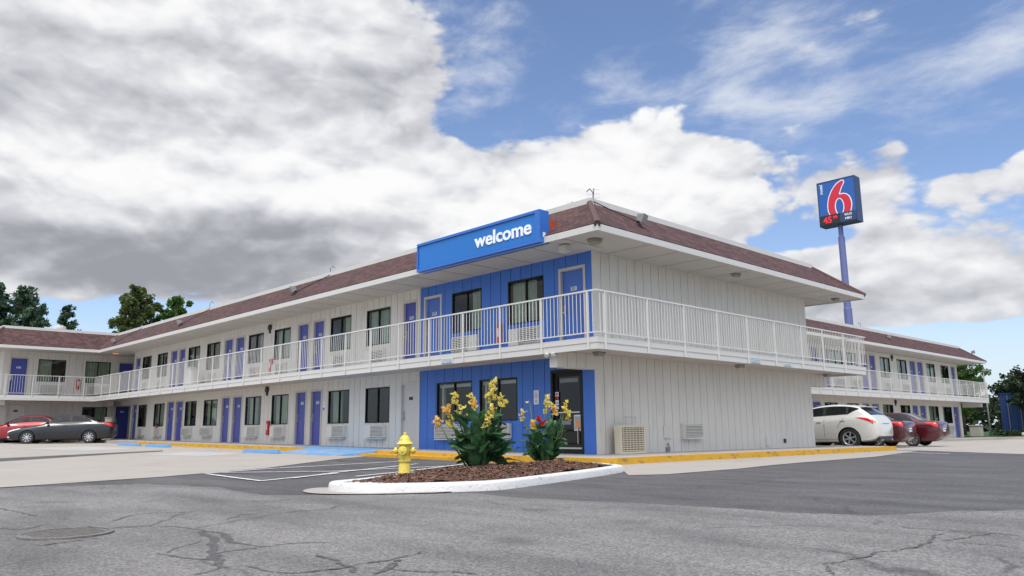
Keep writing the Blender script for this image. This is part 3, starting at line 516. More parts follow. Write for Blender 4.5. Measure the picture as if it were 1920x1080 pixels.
def wall(parent, F, u0, u1, z0, z1, holes, m, pitch=.355, gap=.018, t=.032, name='wall', phase=0.0, batten=True):
    gr = []; u = u0+phase
    while u < u1: gr.append(u); u += pitch
    mb = MB(); edges = [u0]+[g for g in gr if u0+.05 < g < u1-.05]+[u1]
    for i, (a, b) in enumerate(zip(edges, edges[1:])):
        aa = a+(gap/2 if i else 0); bb = b-(gap/2 if i < len(edges)-2 else 0)
        bp = sorted({aa, bb} | {h for H in holes for h in H[:2] if aa < h < bb})
        for c, d in zip(bp, bp[1:]):
            mid = (c+d)/2; sp = [(H[2], H[3]) for H in holes if H[0] < mid < H[1]]
            for za, zb in cuts(z0, z1, sp): F.box(mb, c, d, -t, 0, za, zb)
    bp = sorted({u0, u1} | {h for H in holes for h in H[:2] if u0 < h < u1})
    for c, d in zip(bp, bp[1:]):
        mid = (c+d)/2; sp = [(H[2], H[3]) for H in holes if H[0] < mid < H[1]]
        for za, zb in cuts(z0, z1, sp): F.box(mb, c, d, -.16, -t-.0005, za, zb, 0)
    return mb.build(name, m, parent)

def window(parent, F, u0, u1, z0, z1, curtain='full', frame='bronze', label=None):
    """sliding window: frame > pane, curtain, room_recess"""
    mb = MB(); w = .032; F.box(mb, u0, u1, -.09, .008, z1-w, z1); F.box(mb, u0, u1, -.09, .012, z0, z0+w)
    F.box(mb, u0, u0+w, -.09, .008, z0+w, z1-w); F.box(mb, u1-w, u1, -.09, .008, z0+w, z1-w); um = (u0+u1)/2; F.box(mb, um-.018, um+.018, -.08, -.012, z0+w, z1-w)
    fr = mb.build('window', frame, parent, label=label)
    p = MB(); p.quad([F.p(u0+w, -.05, z0+w), F.p(um-.025, -.05, z0+w), F.p(um-.025, -.05, z1-w), F.p(u0+w, -.05, z1-w)])
    p.quad([F.p(um+.025, -.035, z0+w), F.p(u1-w, -.035, z0+w), F.p(u1-w, -.035, z1-w), F.p(um+.025, -.035, z1-w)])
    q = p.build('pane', 'glass', parent, fix=False); q.parent = fr
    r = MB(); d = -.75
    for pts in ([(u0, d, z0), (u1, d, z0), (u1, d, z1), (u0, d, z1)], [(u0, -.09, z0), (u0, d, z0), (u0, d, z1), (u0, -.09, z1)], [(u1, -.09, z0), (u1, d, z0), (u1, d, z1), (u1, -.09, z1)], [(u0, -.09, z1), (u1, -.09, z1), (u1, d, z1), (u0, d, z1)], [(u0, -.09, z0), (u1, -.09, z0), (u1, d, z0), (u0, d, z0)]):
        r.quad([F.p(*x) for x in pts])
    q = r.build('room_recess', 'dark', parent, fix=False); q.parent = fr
    spans = {'full': [(0, 1)], 'near': [(0, .46)], 'far': [(.50, 1)], 'edges': [(0, .14), (.86, 1)], 'mostnear': [(0, .72)], 'mostfar': [(.3, 1)], 'none': [], 'split': [(0, .34), (.62, 1)]}[curtain]
    if spans:
        c = MB()
        for a, bb in spans:
            a = u0+w+a*(u1-u0-2*w); bb = u0+w+bb*(u1-u0-2*w); k = max(6, int((bb-a)*42)); rr = random.Random(int(a*100)); ph = rr.uniform(0, 6); pts = []
            for i in range(k+1):
                u = a+(bb-a)*i/k; nn = -.2+.045*math.sin(i*1.15+ph)+.02*math.sin(i*.5+ph*2); pts += [F.p(u, nn, z0+.02), F.p(u, nn*.95, z1-.03)]
            c.add(pts, [(2*i, 2*i+2, 2*i+3, 2*i+1) for i in range(k)])
        q = c.build('curtain', 'curtain', parent, fix=False, smooth='all'); q.parent = fr
    return fr
def door(parent, F, u0, u1, z0, z1, m='purple', number=None, frame='tan', hinge=1, plate='plate', fw_=.07, label=None, rec=.07):
    mb = MB(); F.box(mb, u0, u1, -rec-.045, -rec, z0+.012, z1)
    d = mb.build('door', m, parent, label=label)
    f = MB(); F.box(f, u0-fw_, u0+.004, -rec-.05, .016, z0, z1+fw_); F.box(f, u1-.004, u1+fw_, -rec-.05, .016, z0, z1+fw_); F.box(f, u0+.004, u1-.004, -rec-.05, .016, z1-.004, z1+fw_); F.box(f, u0, u1, -rec-.05, -.01, z0-.01, z0+.01)
    q = f.build('door_frame', frame, parent); q.parent = d
    uh = u1-.07 if hinge > 0 else u0+.07
    h = MB(); F.box(h, uh-.03, uh+.03, -rec, -rec+.012, z0+.86, z0+1.16); h.lathe([(.026, 0), (.026, .012), (.012, .015), (.012, .04), (.028, .045), (.03, .06), (.02, .07)], F.p(uh, -rec+.012, z0+.95), 10, F.N); h.lathe([(.022, 0), (.022, .018)], F.p(uh, -rec+.012, z0+1.1), 10, F.N)
    q = h.build('handle', 'steel', parent); q.parent = d
    if number is not None:
        um = (u0+u1)/2; pz = z0+1.56; b = MB(); F.box(b, um-.1, um+.1, -rec, -rec+.008, pz-.05, pz+.05, 0)
        if number: place_text(b, number, .105, F.p(um, -rec+.0095, pz), F.N.cross(Vector((0, 0, 1)))*-1, (0, 0, 1), .002, 0.002, 1)
        q = b.build('number_plate', [plate, 'black' if plate != 'black' else 'plate'], parent); q.parent = d
    return d
def ac_unit(parent, F, u0, u1, z0, z1, side=1, m='ac'):
    """through-wall air conditioner: sleeve > louvre"""
    mb = MB(); F.box(mb, u0, u1, -.05, .10, z0, z1); F.box(mb, u0+.04, u1-.04, .0, .16, z0-.045, z0-.02)
    a = mb.build('air_conditioner', m, parent)
    lv = MB(); g0, g1 = (u0+.03, u1-.03) if side == 0 else ((u0+.03+.32*(u1-u0), u1-.03) if side > 0 else (u0+.03, u1-.03-.32*(u1-u0)))
    F.box(lv, g0, g1, .098, .104, z0+.03, z1-.03, 1); k = 8; h = (z1-z0-.06)/k
    for i in range(k):
        z = z0+.03+i*h
        lv.hexa([F.p(g0, .105, z+h*.42), F.p(g1, .105, z+h*.42), F.p(g1, .135, z), F.p(g0, .135, z), F.p(g0, .105, z+h*.75), F.p(g1, .105, z+h*.75), F.p(g1, .135, z+h*.30), F.p(g0, .135, z+h*.30)])
    for u in (g0-.012, g1): F.box(lv, u, u+.012, .1, .138, z0+.02, z1-.02)
    q = lv.build('louvre', [m, 'gap'], parent); q.parent = a
    return a
def railing(parent, pts, zf, posts, hgt=1.07, pitch=.118, foot=True, label=None):
    """pts: polyline (x,y) of one run; posts: distances along it"""
    mb = MB()
    for (x0, y0), (x1, y1) in zip(pts, pts[1:]):
        A, B = Vector((x0, y0, 0)), Vector((x1, y1, 0)); d = (B-A); L_ = d.length; d.normalize(); n = Vector((-d.y, d.x, 0))
        def bar(a, b, z0, z1, w):
            p, q = A+d*a, A+d*b; mb.hexa([(p-n*w).to_tuple()[:2]+(z0,), (q-n*w).to_tuple()[:2]+(z0,), (q+n*w).to_tuple()[:2]+(z0,), (p+n*w).to_tuple()[:2]+(z0,), (p-n*w).to_tuple()[:2]+(z1,), (q-n*w).to_tuple()[:2]+(z1,), (q+n*w).to_tuple()[:2]+(z1,), (p+n*w).to_tuple()[:2]+(z1,)])
        bar(0, L_, zf+hgt-.035, zf+hgt, .019); bar(0, L_, zf+.085, zf+.11, .012)
        k = int(L_/pitch)
        for i in range(1, k):
            s = i*L_/k
            if any(abs(s-q) < .03 for q in posts): continue
            bar(s-.0062, s+.0062, zf+.11, zf+hgt-.035, .0062)
    r = mb.build('railing', 'rail', parent, label=label)
    A, B = Vector((*pts[0], 0)), Vector((*pts[1], 0)); d = (B-A).normalized(); n = Vector((d.y, -d.x, 0))
    first = None
    for s in posts:
        p = A+d*s
        if first is None:
            b = MB()
            def lb(a0, a1, b0, b1, z0, z1): b.hexa([tuple(d*a+n*c)[:2]+(z,) for z in (z0, z1) for a, c in ((a0, b0), (a1, b0), (a1, b1), (a0, b1))])
            lb(-.019, .019, -.019, .019, -.27, hgt-.035); lb(-.05, .05, -.024, -.012, -.28, -.25)
            o = b.build('post', 'rail', None); first = o.data
        else:
            o = bpy.data.objects.new('post', first); COL.objects.link(o)
        o.parent = r; q = parent.location if parent else Vector((0, 0, 0)); o.location = (p.x-q.x, p.y-q.y, zf-q.z)
    return r

def mansard(parent, P, ze0, ze1, zt, ins, capz, labels=None):
    """P: eave polygon, counter-clockwise"""
    top = inset(P, ins)      # straight offset by averaged normals is wrong at corners: mitre properly
    n = len(P); top = []; inn = []; 
    def off(d):
        out = []
        for i in range(n):
            a, p, b = Vector(P[i-1]), Vector(P[i]), Vector(P[(i+1) % n]); t1 = (p-a).normalized(); t2 = (b-p).normalized(); n1 = Vector((-t1.y, t1.x)); n2 = Vector((-t2.y, t2.x))
            out.append(tuple(p+(n1+n2)*d/(1+n1.dot(n2))))
        return out
    top = off(ins); sl = math.hypot(ins, zt-ze1)
    r = MB()
    for i in range(n):
        j = (i+1) % n; a, b, c, d = P[i], P[j], top[j], top[i]; L_ = math.hypot(b[0]-a[0], b[1]-a[1]); t = Vector((b[0]-a[0], b[1]-a[1])).normalized()
        ua = 0; ub = L_; uc = Vector((c[0]-a[0], c[1]-a[1])).dot(t); ud = Vector((d[0]-a[0], d[1]-a[1])).dot(t)
        r.quad([(*a, ze1+.02), (*b, ze1+.02), (*c, zt), (*d, zt)], uv=[(ua, 0), (ub, 0), (uc, sl), (ud, sl)])
        r.quad([(*a, ze1), (*b, ze1), (*b, ze1+.02), (*a, ze1+.02)], uv=[(0, 0), (L_, 0), (L_, .02), (0, .02)])
    roof = r.build('roof', 'shingle', parent, fix=False)
    # hip caps
    for i in range(n):
        h = MB(); p = Vector((*P[i], ze1+.028)); q = Vector((*top[i], zt+.012)); h.tube([p.lerp(q, k/8)+Vector((0, 0, -.035)) for k in range(9)], .085, 8)
        hp = h.build('hip_cap', 'hipshingle', parent, smooth=40); hp.parent = roof
    o2 = off(.0); i2 = off(.035); f = MB()
    for i in range(n):
        j = (i+1) % n
        f.hexa([(*o2[i], ze0), (*o2[j], ze0), (*i2[j], ze0), (*i2[i], ze0), (*o2[i], ze1), (*o2[j], ze1), (*i2[j], ze1), (*i2[i], ze1)])
    q = f.build('fascia', 'white', parent); q.parent = roof
    o3 = off(ins-.03); i3 = off(ins+.10); f = MB()
    for i in range(n):
        j = (i+1) % n; f.hexa([(*o3[i], zt-.03), (*o3[j], zt-.03), (*i3[j], zt-.03), (*i3[i], zt-.03), (*o3[i], capz), (*o3[j], capz), (*i3[j], capz+.015), (*i3[i], capz+.015)])
    q = f.build('roof_coping', 'white', parent); q.parent = roof
    i4 = off(ins+.05); f = MB(); f.add([(*p, zt-.02) for p in i4], [tuple(range(n))]); q = f.build('flat_roof', 'flatroof', parent, fix=False); q.parent = roof
    return roof
M['hipshingle'] = mat('hip_shingle', (.10, .055, .052), .85, var=.15, vscale=9, bump=.6, bscale=18)

def soffit_strip(mb, x0, x1, y0, y1, z, along='x', pitch=1.22, gap=.045, t=.02, phase=0):
    a0, a1 = (x0, x1) if along == 'x' else (y0, y1); e = [a0]; a = a0+phase if phase else a0+pitch
    while a < a1-.1: e.append(a); a += pitch
    e.append(a1)
    for i, (p, q) in enumerate(zip(e, e[1:])):
        p += gap/2 if i else 0; q -= gap/2 if i < len(e)-2 else 0
        if along == 'x': mb.box(p, q, y0, y1, z, z+t)
        else: mb.box(x0, x1, p, q, z, z+t)
    mb.box(x0, x1, y0, y1, z+t+.0005, z+t+.02, 1)

Z1, Z2, ZSB, ZSO, ZE0, ZE1, ZT, ZC = .15, 2.806, 2.53, 5.25, 5.215, 5.37, 6.40, 6.52
mo = thing('motel_building', (0, 0, 0), 'long two storey white motel with blue corner section, balcony walkways and red brown shingle roof', 'motel')

# --- front facade
F1 = Fr((0, 0, 0), (-1, 0), (0, -1))
def zl(u): return .003*u
low_win = [(2.76, 4.32, 'edges'), (4.65, 6.29, 'edges'), (8.79, 10.2, 'none'), (11.23, 12.63, 'far'), (15.63, 17.0, 'full'), (17.94, 19.37, 'far'), (22.24, 23.72, 'mostfar'), (24.59, 25.95, 'edges'), (28.68, 30.11, 'full'), (31.22, 32.45, 'near')]
up_win = [(1.7, 3.09, 'mostfar'), (4.22, 5.57, 'near'), (8.82, 10.23, 'full'), (11.23, 12.62, 'near'), (15.67, 17.02, 'full'), (18.0, 19.36, 'near'), (22.3, 23.74, 'full'), (24.58, 25.96, 'mostfar'), (28.73, 30.11, 'split'), (31.03, 32.36, 'near')]
low_door = [(7.28, 8.11, 'white'), (13.14, 13.86, 'purple'), (14.27, 15.02, 'purple'), (19.75, 20.6, 'purple'), (20.97, 21.73, 'purple'), (26.25, 27.12, 'purple'), (27.42, 28.28, 'purple'), (32.75, 33.45, 'purple')]
up_door = [(.28, 1.07, 'bluedoor'), (6.14, 6.89, 'bluedoor'), (7.38, 8.05, 'purple'), (13.1, 13.84, 'purple'), (14.25, 15.03, 'purple'), (19.79, 20.6, 'purple'), (20.95, 21.77, 'purple'), (26.38, 27.12, 'purple'), (27.4, 28.2, 'purple'), (32.72, 33.46, 'purple')]
WL0, WL1, WU0, WU1, DU1, DL1 = 1.0, 2.17, 3.64, 4.87, 4.86, 2.2
holes_u = [(a, b, WU0, WU1) for a, b, _ in up_win]+[(a, b, Z2, DU1) for a, b, _ in up_door]
holes_l = [(a, b, WL0+zl(a), WL1+zl(a)) for a, b, _ in low_win]+[(a, b, -.5, DL1+zl(a)) for a, b, _ in low_door]+[(.40, 1.50, -.5, 2.28)]
BW = 7.16
wall(mo, F1, .162, BW, -.2, ZSB+.02, [h for h in holes_l if h[1] < BW], 'blue_siding', phase=.3, name='wall', pitch=.42)
wall(mo, F1, BW, 33.75, -.2, ZSB+.02, [h for h in holes_l if h[0] > BW], 'siding', phase=.2)
wall(mo, F1, .162, BW, ZSB+.02, ZSO+.03, [h for h in holes_u if h[1] < BW], 'blue_siding', phase=.3, pitch=.42)
wall(mo, F1, BW, 33.75, ZSB+.02, ZSO+.03, [h for h in holes_u if h[0] > BW], 'siding', phase=.2)
M.setdefault('x', None)
for i, (a, b, c) in enumerate(up_win):
    window(mo, F1, a, b, WU0, WU1, c)
    if a < BW: ac_unit(mo, F1, a+.1, b-.1, 3.04, 3.50, 1 if i % 2 else -1)
    else: ac_unit(mo, F1, a+.22, b-.05, 3.0, 3.46, -1)
for i, (a, b, c) in enumerate(low_win):
    window(mo, F1, a, b, WL0+zl(a), WL1+zl(a), c, 'bronze' if i > 1 else 'bronze')
    dz = zl(a)
    if a < BW: ac_unit(mo, F1, *((3.0, 4.25) if i == 0 else (4.98, 6.25)), .53, .93, 0)
    elif i >= 6 and i < 8: ac_unit(mo, F1, a+.35, b+.05, .50+dz+.05, .93+dz, 0)
    else: ac_unit(mo, F1, a+.12, b-.1, .52+dz, .93+dz, -1)
for a, b in ((2.76, 4.32), (4.65, 6.29)):      # pale inner trim of the office windows
    mb = MB(); F1.box(mb, a+.045, b-.045, -.14, -.1, WL1-.14, WL1-.05); F1.box(mb, b-.2, b-.12, -.15, -.11, WL0, WL1-.14); mb.build('window_trim', 'tan', mo)
nums_u = ['201', '203', '205', '207', '209', '211', '213', '215', '217', '219']; nums_l = ['', '105', '107', '109', '111', '113', '115', '117']
for (a, b, c), nn in zip(up_door, nums_u): door(mo, F1, a, b, Z2, DU1, c, nn, hinge=1)
for (a, b, c), nn in zip(low_door, nums_l):
    z0 = F1.g(a, 0)+.15
    door(mo, F1, a, b, z0, DL1+zl(a), 'white' if c == 'white' else c, nn if nn else '', frame='tan' if c != 'white' else 'white', plate='plate' if c != 'white' else 'black', label='plain white service door' if c == 'white' else None)
# trim at the blue-white change and the joint boards
mb = MB(); F1.box(mb, BW-.02, BW+.07, .001, .022, -.1, ZSB); F1.box(mb, BW-.02, BW+.07, .001, .022, Z2, ZSO); mb.build('corner_trim', 'white', mo)
mb = MB(); F1.box(mb, -.004, .17, .001, .02, .1, 2.2); F1.box(mb, -.004, .17, .001, .02, Z2, ZSO); mb.build('corner_trim', 'blue_siding', mo)
# office entrance: glazed door in a dark recess
mb = MB(); F1.box(mb, .40, .47, -.55, .012, .15, 2.28); F1.box(mb, 1.43, 1.50, -.55, .012, .15, 2.28); F1.box(mb, .47, 1.43, -.55, .012, 2.2, 2.28)
F1.box(mb, .47, 1.43, -.12, -.06, .15, .28); F1.box(mb, .47, 1.43, -.12, -.06, 2.1, 2.2); F1.box(mb, .47, .55, -.12, -.06, .28, 2.1); F1.box(mb, 1.32, 1.43, -.12, -.06, .28, 2.1)
ed = mb.build('entrance_door', 'bronze', mo, label='dark glazed office entrance door')
p = MB(); p.quad([F1.p(.55, -.09, .28), F1.p(1.32, -.09, .28), F1.p(1.32, -.09, 2.1), F1.p(.55, -.09, 2.1)]); q = p.build('pane', 'glass_dark', mo, fix=False); q.parent = ed
p = MB(); F1.box(p, .55, 1.32, -.055, -.03, 1.17, 1.2); F1.box(p, .62, .64, -.055, -.03, .4, .82); F1.box(p, .5, 1.36, -.06, -.04, .27, .31); q = p.build('push_bar', 'steel', mo); q.parent = ed
p = MB(); F1.box(p, .5, .78, -.086, -.07, .72, 1.12, 0); F1.box(p, .53, .75, -.07, -.064, .76, 1.08, 1); F1.box(p, .57, .71, -.064, -.062, .8, .95, 2); q = p.build('poster_frame', ['steel', 'bluefade', 'amberlens'], mo); q.parent = ed
p = MB(); F1.box(p, .9, 1.2, -.086, -.08, .88, .98); F1.box(p, .62, 1.25, -.086, -.08, 1.95, 2.05); q = p.build('door_notice', 'grey', mo); q.parent = ed
p = MB(); u = 1.34
for z, h, mi in ((1.66, .11, 0), (1.56, .06, 1), (1.475, .07, 0), (1.40, .05, 0), (1.31, .07, 0)): F1.box(p, u-.06, u+.06, -.059, -.055, z-h/2, z+h/2, mi)
p.lathe([(.035, 0), (.035, .003)], F1.p(u, -.055, 1.66), 16, F1.N, 1); q = p.build('sticker', ['plate', 'red'], mo); q.parent = ed
mb = MB(); F1.box(mb, .2, 1.7, -3.0, -2.9, .15, 2.4); F1.box(mb, .1, .2, -3, -.56, .15, 2.4); F1.box(mb, 1.7, 1.8, -3, -.56, .15, 2.4); F1.box(mb, .1, 1.8, -3, -.56, 2.4, 2.45); mb.build('lobby', 'dark', mo)

# --- end wall
F2 = Fr((0, 0, 0), (0, 1), (1, 0)); EW = 11.72
wall(mo, F2, 0, EW, -.3, ZSB+.02, [], 'siding', phase=.36, pitch=.36)
wall(mo, F2, 0, EW, ZSB+.02, ZSO+.03, [], 'siding', phase=.36, pitch=.36)
ac_unit(mo, F2, 3.62, 4.55, .50, .88, 0)
mb = MB(); F2.box(mb, 3.5, 4.6, .10, .17, .47, .495); mb.build('air_conditioner_shelf', 'ac', mo)
mb = MB(); F2.box(mb, 2.78, 3.1, .001, .045, .5, .8); F2.box(mb, 2.76, 3.12, .045, .055, .78, .82); mb.build('hatch_cover', 'siding', mo)
mb = MB(); mb.tube([F2.p(2.98, .03, .16), F2.p(2.98, .03, .3), F2.p(2.94, .04, .38), F2.p(2.9, .05, .33)], .012, 8); F2.box(mb, 2.86, 3.0, .0, .06, .14, .26); mb.build('pipe_stub', 'grey', mo)
mb = MB(); F2.box(mb, 8.25, 8.5, .001, .04, .18, .42); F2.box(mb, 8.3, 8.36, .04, .05, .3, .44); mb.build('outlet_box', 'siding', mo)
mb = MB(); F2.box(mb, 9.45, 9.55, .001, .05, .25, .38); mb.build('outlet_box', 'gap', mo)
# rear and hidden walls
mb = MB(); mb.box(-48, 0-.03, EW-.15, EW-.02, -.4, ZSO+.02); mb.box(-33.75-.1, -33.72, .17, 3, -.1, ZSO+.02); mb.box(-37, -33.7, 2.9, 3, -.1, ZSO+.02); mb.build('wall', 'siding', mo)
# --- left wing, facing the forecourt
F3 = Fr((-36.8, 3, 0), (0, -1), (1, 0))
w_up = [(5.68, 7.05, 'far'), (3.32, 4.66, 'full')]; d_up = [(7.58, 8.36), (2.07, 2.84)]; w_lo = [(3.32, 4.64, 'near')]; d_lo = [(2.11, 2.85), (7.5, 8.3)]
h3u = [(a, b, WU0, WU1) for a, b, _ in w_up]+[(a, b, Z2, DU1) for a, b in d_up]; h3l = [(a, b, 1.12, 2.26) for a, b, _ in w_lo]+[(a, b, -.2, 2.3) for a, b in d_lo]
wall(mo, F3, 0, 8.72, 0, ZSB+.02, h3l, 'siding', phase=.2); wall(mo, F3, 0, 8.72, ZSB+.02, ZSO+.03, h3u, 'siding', phase=.2)
for a, b, c in w_up: window(mo, F3, a, b, WU0, WU1, c); ac_unit(mo, F3, a+.15, b-.15, 3.0, 3.46, 0)
for a, b, c in w_lo: window(mo, F3, a, b, 1.12, 2.26, c)
door(mo, F3, 7.58, 8.36, Z2, DU1, 'purple', '221'); door(mo, F3, 2.07, 2.84, Z2, DU1, 'purple', '219'); door(mo, F3, 2.11, 2.85, .45, 2.3, 'purple', '119')
door(mo, F3, 7.5, 8.3, .45, 2.3, 'siding', '', frame='white', plate='black', label='plain white service door')
F3b = Fr((-36.8, -5.72, 0), (-1, 0), (0, -1)); wall(mo, F3b, .162, 11, 0, ZSO+.03, [], 'siding')
mb = MB(); mb.box(-48, -47.85, -5.7, EW-.1, 0, ZSO+.02); mb.build('wall', 'siding', mo)

# --- balcony slab, edge and underside
AE, AF = 1.41, 1.545; XW = -35.28; YR = 13.12; YW = -7.2
def slab(parent, rects, name='balcony_floor'):
    mb = MB()
    for x0, x1, y0, y1 in rects: mb.box(x0, x1, y0, y1, 2.68, Z2)
    return mb.build(name, 'white', parent)
bal = slab(mo, [(XW, AE, -AF, -.002), (.002, AE, -.002, YR), (XW, .002, EW+.0, YR), (-36.798, XW, YW, 2.88), (XW, -33.86, -.002, 2.88), (-48, -36.798, YW, -5.722)])
mb = MB()      # deep edge beam under the slab lip
t = .05; r_ = .012
for x0, x1, y0, y1 in ((XW+t, AE-r_, -AF+r_, -AF+t), (AE-t, AE-r_, -AF+t, YR-r_), (.0, AE-t, YR-t, YR-r_), (-30, 0, YR-t, YR-r_), (XW+r_-.02, XW+t, YW+t, -AF+t), (-48, XW+t, YW+r_, YW+t)): mb.box(x0, x1, y0, y1, ZSB, 2.678)
q = mb.build('edge_board', 'white', mo); q.parent = bal
mb = MB(); soffit_strip(mb, XW+t, -.002, -AF+t, -.002, 2.6, 'x', 2.44); soffit_strip(mb, -.002, AE-t, -AF+t, -.002, 2.6, 'y', 2.44); soffit_strip(mb, .002, AE-t, -.002, YR-t, 2.6, 'y', 2.44)
soffit_strip(mb, -30, -.002, EW, YR-t, 2.6, 'x', 2.44); soffit_strip(mb, -36.78, XW+t-.001, YW+t, 2.88, 2.6, 'y', 2.44); soffit_strip(mb, XW+t, -33.86, .0, 2.88, 2.6, 'y', 2.44)
q = mb.build('balcony_soffit', ['soffit', 'gap'], mo); q.parent = bal
# cantilever beams clad in siding
Fb = Fr((.0, 0, 0), (0, -1), (1, 0))
mb = MB(); mb.box(-.24, -.001, -1.36, -.024, 2.215, 2.598)
for y in [(-1.34+.34*i) for i in range(4)]: mb.box(.0005, .012, y, y+.315, 2.23, 2.59)
mb.build('cantilever_beam', 'siding', mo)
mb = MB(); mb.box(-.24, -.001, EW, 13.02, 2.16, 2.598)
for y in [(EW+.03+.32*i) for i in range(4)]: mb.box(.0005, .012, y, y+.29, 2.17, 2.59)
mb.build('cantilever_beam', 'siding', mo)
mb = MB(); mb.box(-36.78, -35.4, -.62, -.42, 2.28, 2.598); mb.build('cantilever_beam', 'white', mo); mb = MB(); mb.box(-36.78, -35.5, -5.9, -5.7, 2.28, 2.598); mb.build('cantilever_beam', 'white', mo); mb = MB(); mb.box(-36.72, -33.76, .02, .2, 2.3, 2.598); mb.build('cantilever_beam', 'white', mo)

# --- railings
RX, RY = AE+.022, -AF-.022
step = 1.4575
pf = [RX-1.16+.0+step*i for i in range(25)]; pf = [p for p in pf if p < RX-XW-.4]
railing(mo, [(RX, RY), (XW, RY)], Z2, [.27]+[.27+step*(i+1) for i in range(24)])
railing(mo, [(RX, YR+.02), (RX, RY)], Z2, [YR+.02-y for y in (11.33, 9.73, 8.26, 6.58, 4.99, 3.43, 1.87, .33, -1.28)])
railing(mo, [(-12, YR+.022), (RX, YR+.022)], Z2, [.3+1.46*i for i in range(9)]+[13.2])
railing(mo, [(XW+.022, RY), (XW+.022, YW)], Z2, [.5+1.25*i for i in range(5)])
railing(mo, [(XW, YW-.02), (-44, YW-.02)], Z2, [.3+1.4*i for i in range(6)])

# --- roof
EE, EF = 1.56, -1.60
P = [(EE, EF), (EE, 13.19), (-49.5, 13.19), (-49.5, -7.32), (-34.68, -7.32), (-34.68, EF)]
roof = mansard(mo, P, ZE0, ZE1, ZT, 1.29, ZC)
mb = MB(); k = .036
soffit_strip(mb, -34.68, EE-k, EF+k, 0, ZSO, 'x', 1.22, phase=.9); soffit_strip(mb, 0, EE-k, 0.0005, EW, ZSO, 'y', 1.22, phase=.6); soffit_strip(mb, -40, EE-k, EW+.0005, 13.19-k, ZSO, 'x', 1.22)
soffit_strip(mb, -36.8, -34.68-.0005, -5.72, 3, ZSO, 'y', 1.22); soffit_strip(mb, -34.6795, -33.75, .0005, 3, ZSO, 'y', 1.22); soffit_strip(mb, -49.4, -34.68-k, -7.32+k, -5.7205, ZSO, 'x', 1.22)
q = mb.build('eave_soffit', ['soffit', 'gap'], mo); q.parent = roof
mb = MB(); mb.lathe([(.36, 0), (.36, .62), (.50, .64), (.48, .72), (.28, .80), (0.02, .83)], (-42, -2.5, 6.36), 20); mb.lathe([(.3, 0), (.3, .85), (.36, .87), (.36, 1.02), (.2, 1.08), (.02, 1.1)], (-42, -1.95, 6.36), 20)
q = mb.build('roof_vent', 'white', mo, smooth=40); q.parent = roof

# --- rear building
m2 = thing('motel_building', (-6, 35, -.3), 'second white two storey motel block standing behind the parked cars at the right', 'motel')
F4 = Fr((-6, 20, 0), (0, 1), (1, 0)); yy = lambda L_: [(a-20, b-20)+tuple(c) for a, b, *c in L_]
u_w = yy([(20.2, 21.7, 'near'), (22.6, 24.1, 'full'), (27.0, 28.6, 'full'), (29.2, 30.6, 'far'), (33.92, 35.43, 'full'), (36.6, 38.2, 'near'), (41.83, 43.4, 'full'), (44.6, 46.2, 'near')])
u_d = yy([(24.8, 25.6), (26.0, 26.8), (31.1, 31.95), (32.3, 33.15), (38.75, 39.75), (40.1, 41.1), (46.8, 47.6)])
l_w = yy([(22.5, 24.0, 'near'), (25.9, 27.5, 'far'), (28.69, 30.26, 'full'), (33.71, 35.29, 'full'), (36.5, 38.1, 'edges'), (41.5, 43.3, 'full'), (44.2, 46.0, 'near')])
l_d = yy([(24.5, 25.4), (30.8, 31.7), (32.1, 33.1), (38.5, 39.45), (39.85, 40.9), (46.4, 47.5)])
D = -.13; L2 = 28.1
wall(m2, F4, 0, L2, -.6, ZSB+D, [(a, b, .88, 2.02) for a, b, _ in l_w]+[(a, b, -.5, 2.02) for a, b in l_d], 'siding')
wall(m2, F4, 0, L2, ZSB+D, ZSO+D+.03, [(a, b, 3.66, 4.9) for a, b, _ in u_w]+[(a, b, Z2+D, 4.9) for a, b in u_d], 'siding')
for a, b, c in u_w: window(m2, F4, a, b, 3.66, 4.9, c); ac_unit(m2, F4, a+.2, b-.1, 2.9, 3.36, 0)
for a, b, c in l_w: window(m2, F4, a, b, .88, 2.02, c); ac_unit(m2, F4, a+.15, b-.1, .32, .72, 0)
for i, (a, b) in enumerate(u_d): door(m2, F4, a, b, Z2+D, 4.9, 'purple', str(232+2*i))
for i, (a, b) in enumerate(l_d): door(m2, F4, a, b, F4.g(a)+.14, 2.02, 'purple', str(132+2*i))
F5 = Fr((-6, 48.1, 0), (-1, 0), (0, 1)); wall(m2, F5, .162, 11, -.6, ZSO+D+.03, [], 'siding')
mb = MB(); mb.box(-17, -16.9, 20, 48, -.5, ZSO+D); mb.box(-17, -6.03, 20, 20.1, -.5, ZSO+D); mb.build('wall', 'siding', m2)
mb = MB(); mb.box(-5.998, -4.5, 20, 49.5, 2.68+D, Z2+D); mb.box(-17, -5.998, 48.105, 49.5, 2.68+D, Z2+D); bal2 = mb.build('balcony_floor', 'white', m2)
mb = MB(); mb.box(-4.55, -4.512, 20, 49.488, ZSB-.1+D, 2.678+D); mb.box(-17, -4.55, 49.45, 49.488, ZSB-.1+D, 2.678+D); q = mb.build('edge_board', 'white', m2); q.parent = bal2
mb = MB(); soffit_strip(mb, -5.998, -4.55, 20, 49.45, 2.6+D, 'y', 2.44); q = mb.build('balcony_soffit', ['soffit', 'gap'], m2); q.parent = bal2
mb = MB(); mb.box(-5.95, -4.7, 48.3, 48.5, 2.0, 2.46); mb.build('cantilever_beam', 'white', m2)
railing(m2, [(-4.48, 49.5), (-4.48, 20)], Z2+D, [.3+1.5*i for i in range(19)], pitch=.125)
railing(m2, [(-14, 49.52), (-4.5, 49.52)], Z2+D, [.3+1.5*i for i in range(6)]+[9.2], pitch=.125)
